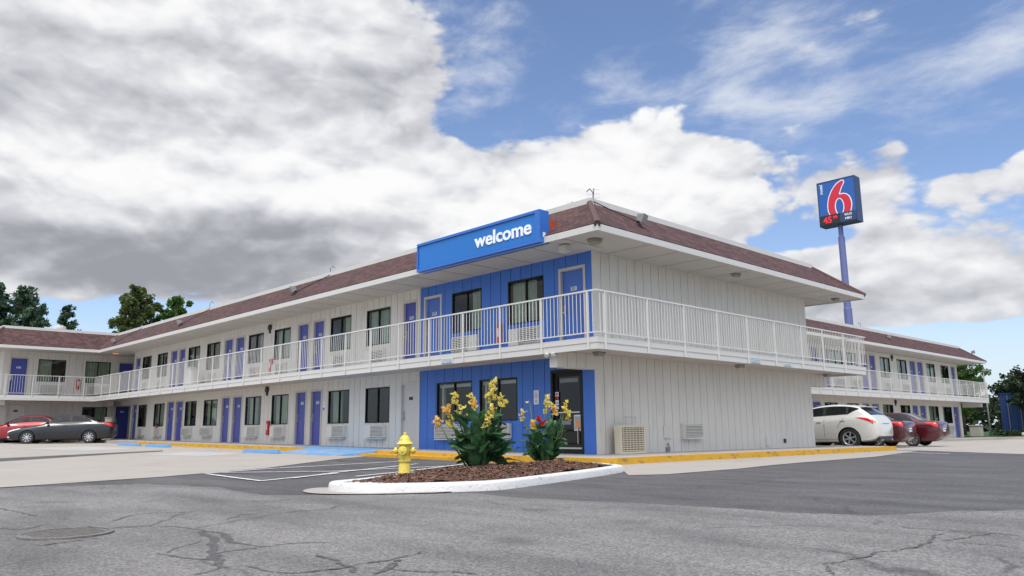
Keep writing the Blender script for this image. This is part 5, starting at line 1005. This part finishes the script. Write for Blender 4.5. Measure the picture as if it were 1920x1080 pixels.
canna('canna_lily', (1.85, -3.75, bedz(1.85, -3.75)), .86, 11, [sp(-.42, 0, .98, 'yellow'), sp(-.28, .05, 1.16, 'bud'), sp(0.02, 0, 1.28, 'yellow'), sp(.08, .1, 1.12, 'yellow'), sp(.18, -.05, 1.05, 'orange'), sp(.42, 0, 1.14, 'yellow'), sp(.45, .05, 1.0, 'yellow'), sp(-.08, -.25, .84, 'red'), sp(.33, 0, .92, 'none'), sp(-.22, -.1, .78, 'orange')], 'smaller canna lily clump with one red bloom, in front of the office door')

# ------------------------------------------------------------------ cars
def interp(keys, x):
    if x <= keys[0][0]: return keys[0][1]
    if x >= keys[-1][0]: return keys[-1][1]
    for i in range(len(keys)-1):
        if keys[i][0] <= x <= keys[i+1][0]:
            (x1, y1), (x2, y2) = keys[i], keys[i+1]
            m1 = (y2-keys[i-1][1])/(x2-keys[i-1][0]) if i > 0 else (y2-y1)/(x2-x1)
            m2 = (keys[i+2][1]-y1)/(keys[i+2][0]-x1) if i+2 < len(keys) else (y2-y1)/(x2-x1)
            s0 = (y2-y1)/(x2-x1)
            if s0 == 0: m1 = m2 = 0
            else:
                m1 = 0 if m1*s0 < 0 else math.copysign(min(abs(m1), 3*abs(s0)), s0); m2 = 0 if m2*s0 < 0 else math.copysign(min(abs(m2), 3*abs(s0)), s0)
            h = x2-x1; t = (x-x1)/h
            return y1*(2*t**3-3*t*t+1)+h*m1*(t**3-2*t*t+t)+y2*(-2*t**3+3*t*t)+h*m2*(t**3-t*t)
class CarShape:
    def __init__(s, K): s.__dict__.update(K)
    def sec(s, x):
        w, zs, zt, zb = interp(s.w, x), interp(s.belt, x), interp(s.top, x), interp(s.bot, x)
        g = max(0, min(1, (zt-zs)/.42)); wr = w*(.90*(1-g)+s.roofw*g); ze = zs+(zt-zs)*(.62*(1-g)+.87*g)
        H = zs-zb
        return [(0, zb), (w*.82, zb), (w*.955, zb+.05*H), (w*.985, zb+.2*H), (w, zb+.45*H), (w*.995, zb+.68*H), (w*.985, zb+.86*H), (w*.955, zs-.012), (w*.93, zs+.01*(1+g)), (w*.93+(wr-w*.93)*.5, zs+(ze-zs)*.52+.004), (wr, ze), (wr*.93, ze+(zt-ze)*.55), (wr*.62, zt-.012), (0, zt)]
    def pt(s, x, t, side=1, off=0):      # t runs over the section indices 0..13
        S_ = s.sec(x); i = min(12, int(t)); f = t-i; a, b = Vector(S_[i]), Vector(S_[i+1]); p = a.lerp(b, f); tn = (b-a).normalized(); nn = Vector((tn.y, -tn.x))
        if t <= 1: nn = Vector((0, -1))
        p = p+nn*off; return Vector((x, p.x*side, p.y))
def patch(mb, cs, region, side, off, nx=10, nt=5, mi=0, depth=.006):
    """region(u,v) -> (x,t); a thin skin standing just proud of the body"""
    front = [[None]*(nt+1) for _ in range(nx+1)]
    for i in range(nx+1):
        for j in range(nt+1): x, t = region(i/nx, j/nt); front[i][j] = cs.pt(x, t, side, off)
    o = len(mb.v); pts = [p for row in front for p in row]; mb.add(pts, [(i*(nt+1)+j, (i+1)*(nt+1)+j, (i+1)*(nt+1)+j+1, i*(nt+1)+j+1) for i in range(nx) for j in range(nt)], mi)
def cut_wheels(body, cyl):
    for c in cyl:
        md = body.modifiers.new('b', 'BOOLEAN'); md.operation = 'DIFFERENCE'; md.object = c; md.solver = 'EXACT'; md.material_mode = 'TRANSFER' if hasattr(md, 'material_mode') else None
    dg = bpy.context.evaluated_depsgraph_get(); dg.update(); me = bpy.data.meshes.new_from_object(body.evaluated_get(dg)); body.modifiers.clear(); body.data = me
    for c in cyl: bpy.data.objects.remove(c)
def wheel(parent, x, y, r, side, spokes=7, w=.21, style='five'):
    t = MB(); ax = (0, side, 0); rim = r*.66
    t.lathe([(rim, -w/2), (r*.93, -w/2), (r*.99, -w*.36), (r, 0), (r*.99, w*.36), (r*.93, w/2), (rim*1.03, w/2-.005), (rim, w/2-.02)], (x, y, r), 36, ax, cap=False); ty = t.build('wheel', 'rubber', parent, local=True, smooth=40)
    m_ = MB(); f = w/2-.02; m_.lathe([(rim, f), (rim*.96, f+.004), (rim*.90, f-.012), (rim*.88, f-.05), (rim*.86, -w/2+.03)], (x, y, r), 36, ax, cap=False); m_.lathe([(rim*.24, f-.03), (rim*.22, f-.005), (.02, f)], (x, y, r), 18, ax)
    for k in range(spokes):
        a = 2*math.pi*k/spokes+.3; ca, sa = math.cos(a), math.sin(a)
        def P(rr, ww, dy): return (x+ca*rr-sa*ww, y+side*dy, r+sa*rr+ca*ww)
        a0, a1, d = rim*.16, rim*.93, .025; w0, w1 = rim*.105, rim*.10
        m_.hexa([P(a0, -w0, f-d-.01), P(a1, -w1, f-d), P(a1, w1, f-d), P(a0, w0, f-d-.01), P(a0, -w0*.8, f-.004), P(a1, -w1*.9, f-.006), P(a1, w1*.9, f-.006), P(a0, w0*.8, f-.004)])
    q = m_.build('rim', 'alloy', parent, local=True, smooth=40); q.parent = ty
    b = MB(); b.lathe([(rim*.86, -w/2+.035), (rim*.86, -w/2+.04)], (x, y, r), 24, ax); q = b.build('brake_disc', 'black', parent, local=True); q.parent = ty
    return ty
def car(loc, rz, lab, paint, K, group=None, plate='plate'):
    t = thing('parked_car', loc, lab, 'car', group, rz=rz); cs = CarShape(K); L_ = K['len']; n = 64; xs = [L_*(.5-.5*math.cos(math.pi*(.04+.92*i/n)))/1 for i in range(n+1)]
    x0, x1 = K['top'][0][0], K['top'][-1][0]; xs = [x0+(x1-x0)*(i/n) for i in range(n+1)]; b = MB(); k = 14; ring = []
    for x in xs: S_ = cs.sec(x); ring += [(x, y, z) for y, z in S_]+[(x, -y, z) for y, z in S_[-2:0:-1]]
    m_ = 2*k-2; b.add(ring, [(i*m_+j, i*m_+(j+1) % m_, (i+1)*m_+(j+1) % m_, (i+1)*m_+j) for i in range(n) for j in range(m_)]+[tuple(range(m_-1, -1, -1)), tuple(n*m_+j for j in range(m_))])
    body = b.build('body', [paint, 'well'], t, local=True, smooth='all')
    cyl = []
    for wx in K['wheels']:
        for sd_ in (1, -1):
            c = MB(); c.lathe([(K['wr']*1.13, -.02), (K['wr']*1.13, .75)], (wx, sd_*.52, K['wr']*.98), 36, (0, sd_, 0)); c.m = [1]*len(c.f)
            o = c.build('c', [paint, 'well'], None, local=True); o.matrix_world = Matrix.Translation(loc) @ Matrix.Rotation(rz, 4, 'Z'); cyl.append(o)
    bpy.context.view_layer.update(); cut_wheels(body, cyl)
    body.data.set_sharp_from_angle(angle=R(38))
    for wx in K['wheels']:
        for sd_ in (1, -1): wheel(t, wx, sd_*(K['track']), K['wr'], sd_, K.get('spokes', 7))
    for sd_ in (1, -1):
        for nm, reg, nx, nt in K['side_glass']:
            g = MB(); patch(g, cs, reg, sd_, .004, nx, nt); g.build('side_window', 'carglass', t, local=True, fix=False, smooth='all')
        for reg in K['pillars']: g = MB(); patch(g, cs, reg, sd_, .007, 8, 5); g.build('pillar_trim', 'trim', t, local=True, fix=False, smooth='all')
        for nm, m__, reg in K['lights']:
            g = MB(); patch(g, cs, reg, sd_, .010, 10, 5); g.build(nm, m__, t, local=True, fix=False, smooth='all')
        g = MB()
        for reg in K['seams']: patch(g, cs, reg, sd_, .0035, 10, 5)
        g.build('door_seams', 'trim', t, local=True, fix=False)
        for hx in K['handles']:
            g = MB(); p = cs.pt(hx, 6.3, sd_, .02); g.box(p.x-.09, p.x+.09, p.y-.012, p.y+.012, p.z-.014, p.z+.014); g.build('door_handle', K.get('handle_mat', paint), t, local=True, bevel=.006)
        g = MB(); p = cs.pt(K['mirror'], 8.2, sd_, .05); y = p.y; g.hexa([(p.x-.06, y, p.z-.01), (p.x+.07, y, p.z-.01), (p.x+.05, y+sd_*.18, p.z), (p.x-.03, y+sd_*.2, p.z), (p.x-.06, y, p.z+.10), (p.x+.07, y, p.z+.10), (p.x+.04, y+sd_*.18, p.z+.12), (p.x-.03, y+sd_*.2, p.z+.12)]); g.build('wing_mirror', K.get('mirror_mat', 'trim'), t, local=True, bevel=.02, smooth=60)
        g = MB(); patch(g, cs, lambda u, v: (K['wheels'][0]-.62+(K['wheels'][1]-K['wheels'][0]+1.24)*u*0+(K['sill'][0]+(K['sill'][1]-K['sill'][0])*u), 1.2+1.5*v), sd_, .004, 12, 4) if False else patch(g, cs, lambda u, v: (K['sill'][0]+(K['sill'][1]-K['sill'][0])*u, .9+1.6*v), sd_, .006, 12, 4); g.build('sill_trim', K.get('sill_mat', 'trim'), t, local=True, fix=False, smooth='all')
    for nm, reg in (('windscreen', K['windscreen']), ('rear_window', K['rear_window'])):
        g = MB(); patch(g, cs, reg, 1, .006, 10, 8); patch(g, cs, reg, -1, .006, 10, 8); g.build(nm, 'carglass', t, local=True, fix=False, smooth='all')
    for nm, m__, bx in K['extras']:
        g = MB()
        for q in bx: g.box(*q)
        g.build(nm, m__, t, local=True, bevel=.008)
    # licence plate, with a few dark characters
    px, pz, pd = K['plate_at']; g = MB(); g.box(px, px+.012*pd, -.15, .15, pz-.075, pz+.075, 0) if pd > 0 else g.box(px-.012, px, -.15, .15, pz-.075, pz+.075, 0)
    place_text(g, 'KV 4072', .085, (px+.0135*pd, 0, pz), (0, pd, 0), (0, 0, 1), .002, .002, 1); g.build('licence_plate', ['plate', 'black'], t, local=True)
    mb = MB(); mb.box(K['wheels'][0]-.4, K['wheels'][1]+.4, -.5, .5, .2, .26); mb.build('underbody', 'well', t, local=True)
    return t
lin = lambda a, b, t: a+(b-a)*t
# x runs from the nose (0) back to the tail; a sedan 4.8 m long
SED = dict(len=4.8, roofw=.80, wr=.325, wheels=[.95, 3.73], track=.80, spokes=9,
    w=[(0, .60), (.06, .72), (.25, .82), (.7, .885), (1.3, .905), (2.4, .91), (3.6, .905), (4.2, .885), (4.6, .84), (4.76, .79), (4.8, .72)],
    belt=[(0, .55), (.08, .62), (.4, .71), (1.0, .80), (1.6, .90), (2.4, .94), (3.3, .98), (4.0, 1.01), (4.5, 1.0), (4.74, .96), (4.8, .88)],
    top=[(0, .58), (.08, .66), (.4, .78), (1.0, .88), (1.45, .955), (1.6, 1.01), (2.25, 1.37), (2.6, 1.455), (3.0, 1.47), (3.4, 1.42), (3.9, 1.20), (4.2, 1.09), (4.5, 1.08), (4.74, 1.03), (4.8, .95)],
    bot=[(0, .34), (.08, .24), (.4, .19), (2, .18), (4.2, .20), (4.65, .26), (4.8, .40)],
    windscreen=lambda u, v: (lin(1.62, 2.42, u), lin(11.0, 13.0, v)), rear_window=lambda u, v: (lin(3.45, 4.12, u), lin(11.0, 13.0, v)),
    side_glass=[('f', lambda u, v: (lin(1.86, 2.78, u)+.12*v*(1-u), lin(8.5, 9.92, v)), 10, 5), ('r', lambda u, v: (lin(2.9, 3.82, u)-.12*v*u, lin(8.5, 9.92, v)), 10, 5)],
    pillars=[lambda u, v: (lin(2.78, 2.9, u), lin(8.5, 9.92, v))],
    seams=[lambda u, v: (lin(1.62, 1.635, u), lin(2.6, 7.6, v)), lambda u, v: (lin(2.83, 2.845, u), lin(2.6, 7.6, v)), lambda u, v: (lin(3.35, 3.365, u)+.22*v, lin(4.4, 7.6, v)), lambda u, v: (lin(1.62, 3.5, u), lin(2.52, 2.6, v))],
    handles=[2.62, 3.62], mirror=1.82, sill=(1.4, 3.3), sill_mat='trim', mirror_mat='trim',
    lights=[('headlight', 'clearlens', lambda u, v: (lin(.04, .62, u), lin(6.2+u*.9, 8.0+u*.6, v))), ('tail_light', 'redlens', lambda u, v: (lin(4.30, 4.775, u), lin(6.9-1.5*u, 8.6, v))), ('fog_light', 'clearlens', lambda u, v: (lin(.05, .16, u), lin(3.0, 3.6, v)))],
    extras=[('grille', 'trim', [(-.012, .04, -.42, .42, .50, .60), (-.01, .04, -.5, .5, .26, .38)]), ('badge_bar', 'chrome', [(-.02, -.012, -.4, .4, .56, .575)]), ('tail_garnish', 'chrome', [(4.80, 4.812, -.35, .35, .80, .825)])], plate_at=(4.80, .70, 1))
SUV = dict(len=4.8, roofw=.74, wr=.39, wheels=[.93, 3.76], track=.82, spokes=6, handle_mat='paint_white',
    w=[(0, .55), (.08, .70), (.3, .84), (.8, .93), (1.5, .94), (3.0, .94), (3.9, .94), (4.4, .90), (4.68, .83), (4.78, .74), (4.82, .66)],
    belt=[(0, .68), (.08, .76), (.4, .88), (1.0, .99), (1.6, 1.06), (2.6, 1.10), (3.2, 1.13), (3.7, 1.17), (4.2, 1.17), (4.55, 1.12), (4.76, 1.0), (4.82, .90)],
    top=[(0, .72), (.08, .82), (.4, .96), (1.0, 1.06), (1.35, 1.12), (1.55, 1.2), (2.15, 1.56), (2.6, 1.67), (3.2, 1.71), (3.7, 1.68), (4.05, 1.61), (4.3, 1.48), (4.6, 1.24), (4.76, 1.05), (4.82, .93)],
    bot=[(0, .42), (.08, .30), (.4, .24), (2, .23), (4.2, .26), (4.65, .34), (4.82, .48)],
    windscreen=lambda u, v: (lin(1.58, 2.35, u), lin(11.0, 13.0, v)), rear_window=lambda u, v: (lin(4.17, 4.56, u), lin(10.9, 13.0, v)),
    side_glass=[('f', lambda u, v: (lin(1.8, 2.75, u)+.1*v*(1-u), lin(8.5, 9.95, v)), 10, 5), ('r', lambda u, v: (lin(2.86, 3.66, u), lin(8.5, 9.95, v)), 10, 5), ('q', lambda u, v: (lin(3.74, 4.12, u)-.0*v, lin(8.5+1.2*u, 9.95, v)), 8, 5)],
    pillars=[lambda u, v: (lin(2.75, 2.86, u), lin(8.5, 9.95, v)), lambda u, v: (lin(3.66, 3.74, u), lin(8.5, 9.95, v))],
    seams=[lambda u, v: (lin(1.62, 1.635, u), lin(2.6, 7.6, v)), lambda u, v: (lin(2.80, 2.815, u), lin(2.6, 7.6, v)), lambda u, v: (lin(3.32, 3.335, u)+.3*v, lin(4.6, 7.6, v)), lambda u, v: (lin(1.62, 3.4, u), lin(2.52, 2.6, v))],
    handles=[2.6, 3.55], mirror=1.8, sill=(1.4, 3.3), sill_mat='paint_white', mirror_mat='paint_white',
    lights=[('headlight', 'clearlens', lambda u, v: (lin(.04, .6, u), lin(6.6+u*.7, 8.0+u*.6, v))), ('tail_light', 'redlens', lambda u, v: (lin(4.02, 4.68, u), lin(7.2-1.5*u, 7.35+.75*u-.2*u*u, v))), ('tail_light_amber', 'amberlens', lambda u, v: (lin(4.66, 4.75, u), lin(6.6, 7.5, v)))],
    extras=[('grille', 'trim', [(-.012, .04, -.42, .42, .60, .76)]), ('roof_rail', 'chrome', [(2.4, 3.9, -.60, -.57, 1.655, 1.68), (2.4, 3.9, .57, .60, 1.655, 1.68)]), ('rear_bumper_trim', 'trim', [(4.50, 4.80, -.66, .66, .30, .45)]), ('tail_garnish', 'chrome', [(4.815, 4.828, -.35, .35, .93, .955)]), ('exhaust', 'chrome', [(4.72, 4.84, .42, .52, .30, .36), (4.72, 4.84, -.52, -.42, .30, .36)]), ('rear_spoiler', 'paint_white', [(4.1, 4.36, -.55, .55, 1.565, 1.595)])], plate_at=(4.80, .78, 1))
import copy
def cz(x, y): return G(x, y)+.008
# car-local x grows backwards from the nose, so rz turns +x towards the tail
a = math.atan2(2.45, 1.2)
def place(nose_tail_rear_wheel, ang, K, wheel_i=1, side=1):
    """origin so that the given near-side wheel stands on the given spot"""
    wx = K['wheels'][wheel_i]; wy = K['track']*side; c, s_ = math.cos(ang), math.sin(ang); x, y = nose_tail_rear_wheel; return (x-(wx*c-wy*s_), y-(wx*s_+wy*c))
p = place((-31.6, -2.6), a, SED, 1, -1); car((*p, cz(-32, -4)), a, 'dark grey four door sedan parked side on before the left wing', 'paint_grey', SED, 'cars parked at the left wing')
p = place((-34.8, -3.7), a, SED, 1, -1); SR = dict(SED); car((*p, cz(-35, -5)), a, 'red sedan half hidden behind the dark grey sedan at the left edge', 'paint_red', SR, 'cars parked at the left wing')
p = place((-.42, 15.6), 0, SUV, 1, -1); car((*p, cz(-1, 16)), 0, 'white crossover with a sloping rear window, parked behind the end of the building', 'paint_white', SUV, 'cars parked before the rear building')
p = place((-.55, 18.5), R(2), SED, 1, -1); car((*p, cz(-1, 19)), R(2), 'maroon sedan mostly hidden between the white crossover and the outer red sedan', 'paint_maroon', SED, 'cars parked before the rear building')
p = place((-.15, 21.3), R(2), SED, 1, -1); car((*p, cz(-1, 22)), R(2), 'deep red sedan showing its tail, farthest right of the parked cars', 'paint_maroon2', SED, 'cars parked before the rear building')

# ------------------------------------------------------------------ trees and the far corner
def tree(name, loc, h, r, lab, lm, seed, kind='round', trunk=.3, n=5200, ls=.2, base=.35, group=None, cat='tree'):
    rr = random.Random(seed); t = thing(name, loc, lab, cat, group); tr = MB(); lf = MB(); tips = []
    lean = Vector((rr.uniform(-.3, .3), rr.uniform(-.3, .3), 0)); top = Vector((lean.x, lean.y, h*.93)); P_ = [Vector((0, 0, -.3)), Vector((lean.x*.2, lean.y*.2, h*.3)), Vector((lean.x*.6, lean.y*.6, h*.62)), top]; tr.tube(P_, [trunk, trunk*.8, trunk*.5, .03], 9)
    nl = 54 if kind == 'pine' else 42
    for k in range(nl):
        f = base+(1-base)*((k+rr.random())/nl); z = h*f*.96; g = (f-base)/(1-base); 
        rad = r*((1-g)**.75*.95+.1) if kind == 'pine' else r*math.sqrt(max(.03, 1-(abs(g-.42)/.62)**2.2))
        rad *= rr.uniform(.6, 1.12); a = rr.uniform(0, 6.283); rise = (.35+.5*g if kind == 'pine' else .5+.6*g)*rad*rr.uniform(.5, 1.1); b = Vector((lean.x*f, lean.y*f, z-rise*.5)); e = Vector((math.cos(a)*rad, math.sin(a)*rad, z+rise*.5)); mid = b.lerp(e, .5)+Vector((0, 0, -.08*rad))
        tr.tube([b, mid, e], [trunk*.3*(1-g*.6), trunk*.18, .02], 5)
        for q in range(7):
            c = b.lerp(e, .3+.7*q/6)+Vector((rr.gauss(0, .13), rr.gauss(0, .13), rr.gauss(0, .12)))*r*.55; tips.append((c, (.16+.14*rr.random())*r*(.55 if kind == 'pine' else .62)*(1.15-.3*q/6)))
    per = max(8, n//len(tips))
    for c, cr in tips:
        if rr.random() < .18: continue
        up_ = Vector((0, 0, 1))
        for k in range(per):
            d = Vector((rr.gauss(0, 1), rr.gauss(0, 1), rr.gauss(0, .75)*(1.2 if kind == 'pine' else 1))); d.normalize(); p = c+d*cr*rr.random()**.5; s = ls*rr.uniform(.6, 1.35)
            u = (d+Vector((rr.uniform(-1, 1), rr.uniform(-1, 1), rr.uniform(-.6, 1.0)))).normalized(); v = u.cross(Vector((rr.uniform(-1, 1), rr.uniform(-1, 1), rr.uniform(-1, 1)))).normalized(); wv = .22 if kind == 'pine' else .5
            lf.add([p-u*s*.5, p+v*s*wv, p+u*s*.5, p-v*s*wv], [(0, 1, 2, 3)])
    tr.build('trunk', 'bark', t, local=True, smooth='all'); lf.build('crown', lm, t, local=True, fix=False)
tree('pine_tree', (-64, -2.2, .4), 13.2, 3.4, 'dark pine tree behind the left wing roof, at the left edge', 'leaf_pine', 1, 'pine', .35, 15000, .42)
tree('pine_tree', (-63, .1, .4), 13.0, 2.9, 'dark pine tree behind the left wing roof, right of the edge pine', 'leaf_pine', 2, 'pine', .35, 13000, .34)
tree('pine_tree', (-66, 2.1, .4), 12.2, 1.5, 'small thin pine top between the tall pines and the roof vent', 'leaf_pine', 3, 'pine', .22, 4200, .3)
tree('pine_tree', (-62, 3.3, .4), 11.6, 1.6, 'small pine rising just right of the roof vent', 'leaf_pine', 4, 'pine', .25, 6000, .3)
tree('broadleaf_tree', (-62, 9.0, .4), 13.5, 3.0, 'olive green tree with upright twigs behind the inner corner of the roof', 'leaf_dec', 5, 'round', .3, 26000, .25, .25)
tree('broadleaf_tree', (-62.5, 12.4, .4), 13.4, 2.3, 'brighter green round tree behind the front roof line', 'leaf_green', 6, 'round', .25, 15000, .25, .3)
tree('broadleaf_tree', (-10.3, 63, -.3), 6.6, 2.6, 'green tree behind the far end of the rear building, seen past its balcony', 'leaf_green', 7, 'round', .2, 9000, .2, .3)
tree('broadleaf_tree', (-7.2, 70, -.3), 5.2, 3.0, 'dark low tree behind the planter box', 'leaf_dark', 8, 'round', .2, 9000, .22, .1)
tree('broadleaf_tree', (-4.2, 60, -.3), 5.3, 2.0, 'dark spreading tree in front of the blue container', 'leaf_dark', 9, 'round', .16, 7000, .17, .45)
tree('broadleaf_tree', (-1.6, 62, -.3), 6.6, 2.1, 'dark tree cut by the right edge of the view', 'leaf_dark', 10, 'round', .22, 8000, .18, .25)
t = thing('treeline', (0, 0, 0), 'x', 'x'); bpy.data.objects.remove(t)
mb = MB(); rr = random.Random(77)
for k in range(5200):
    u = rr.random(); x = lin(-45, 40, u); y = lin(110, 95, u)+rr.uniform(-3, 3); h = 4.2+2.2*noise.noise(Vector((x*.12, 2, 1)))+1.2*noise.noise(Vector((x*.5, 5, 1))); z = -.3+h*rr.random()**.7; s = rr.uniform(.35, .8); a = rr.uniform(0, 3.1); b_ = rr.uniform(-.8, .8)
    d = Vector((math.cos(a), math.sin(a)*.5, b_)).normalized()*s; e = Vector((rr.uniform(-1, 1), rr.uniform(-.5, .5), rr.uniform(-.3, 1))).normalized()*s*.7; p = Vector((x, y, z)); mb.add([p-d, p-e, p+d, p+e], [(0, 1, 2, 3)])
o = mb.build('far_woodland', 'leaf_dark', fix=False); o['kind'] = 'stuff'; o['label'] = 'dark distant woodland closing the view at the right'; o['category'] = 'woodland'

t = thing('storage_container', (-5.3, 62.5, -.2), 'dark blue storage container under the trees at the right', 'container')
mb = MB(); x0, x1, y0, y1, zb, zt = -6.9, -4.9, 61.5, 64.5, -.1, 3.3
mb.box(x0, x1, y0, y1, zb, zt); 
for i in range(8): x = x0+.08+i*.25; mb.box(x, x+.1, y0-.04, y0-.001, zb+.1, zt-.1)
for i in range(10): y = y0+.1+i*.29; mb.box(x1+.001, x1+.04, y, y+.14, zb+.1, zt-.1)
M['contblue'] = mat('container_blue', (.01, .04, .15), .5, var=.15); mb.build('shell', 'contblue', t)
mb = MB(); mb.box(x0-.02, x1+.05, y0-.06, y1, zt+.001, zt+.1); mb.build('roof', 'contblue', t)
for x in (x0+.6, x1-.5): mb = MB(); mb.tube([(x, y0-.07, zb+.1), (x, y0-.07, zt-.1)], .03, 8); mb.build('lock_rod', 'grey', t)
t = thing('utility_cabinet', (-6.9, 54.3, -.2), 'pale concrete box standing on the grass beyond the rear building', 'utility box'); mb = MB(); mb.box(-.38, .38, -.38, .38, -.1, .85); mb.build('base', 'concrete', t, local=True, bevel=.03); mb = MB(); mb.box(-.42, .42, -.42, .42, .852, .93); mb.build('lid', 'concrete', t, local=True, bevel=.015)
t = thing('street_lamp', (-6.45, 56.2, -.3), 'slender grey lamp post beyond the balcony of the rear building', 'street lamp'); mb = MB(); mb.tube([(0, 0, 0), (0, 0, 5.3)], [.07, .045], 10); mb.build('post', 'grey', t, local=True, smooth='all'); mb = MB(); mb.box(-.08, .5, -.1, .1, 5.3, 5.42); mb.build('lamp_head', 'grey', t, local=True, bevel=.03); mb = MB(); mb.box(.05, .45, -.07, .07, 5.285, 5.2995); mb.build('lens', 'lens', t, local=True)
t = thing('gate_post', (-3.75, 58.5, -.3), 'pale post at the right edge beside the blue container', 'post'); mb = MB(); mb.tube([(0, 0, 0), (0, 0, 2.3)], .11, 12); mb.build('shaft', 'white', t, local=True, smooth=40); mb = MB(); mb.lathe([(.13, 2.301), (.13, 2.36), (.02, 2.42)], (0, 0, 0), 12); mb.build('cap', 'white', t, local=True)
rr = random.Random(5)
for i in range(14):
    x = -6.3+i*.30+rr.uniform(-.1, .1); y = 57.0+.25*i+rr.uniform(-.5, .5); s = rr.uniform(.28, .5)
    ordn = ['leftmost', 'second', 'third', 'fourth', 'fifth', 'sixth', 'seventh', 'eighth', 'ninth', 'tenth', 'eleventh', 'twelfth', 'thirteenth', 'last']
    if i % 4 == 2: m_, nm, lab, cat = 'whitestone', 'boulder', ['leftmost', 'middle', 'rightmost'][i//4]+' pale boulder among the dark bushes on the far corner', 'boulder'
    else: m_, nm, lab, cat = 'leaf_dark', 'low_bush', ordn[i]+' low clump, counted from the left, along the far kerb under the trees', 'bush'
    if nm == 'boulder':
        b = bmesh.new(); bmesh.ops.create_icosphere(b, subdivisions=3, radius=s*.7)
        for v in b.verts: v.co *= 1+.3*noise.noise(v.co*2.4+Vector((i, 0, 0))); v.co.z *= .6
        me = bpy.data.meshes.new('boulder'); b.to_mesh(me); b.free(); M['whitestone'] = M.get('whitestone') or mat('pale_stone', (.4, .39, .37), .8, var=.2, vscale=4, bump=.5); me.materials.append(M['whitestone']); o = bpy.data.objects.new('boulder', me); COL.objects.link(o); o.location = (x, y, -.05); tag(o, lab, cat, 'boulders on the far planted corner')
    else:
        lf = MB()
        for k in range(420):
            d = Vector((rr.gauss(0, 1), rr.gauss(0, 1), abs(rr.gauss(0, .8)))).normalized()*s*rr.random()**.4*1.3; u = Vector((rr.uniform(-1, 1), rr.uniform(-1, 1), rr.uniform(-.5, 1))).normalized()*.07; v = u.cross(Vector((rr.uniform(-1, 1), rr.uniform(-1, 1), 1))).normalized()*.035; lf.add([d-u, d+v, d+u, d-v], [(0, 1, 2, 3)])
        o = lf.build('low_bush', 'leaf_dark', None, fix=False); o.location = (x, y, -.1); tag(o, lab, cat, 'low bushes on the far planted corner')
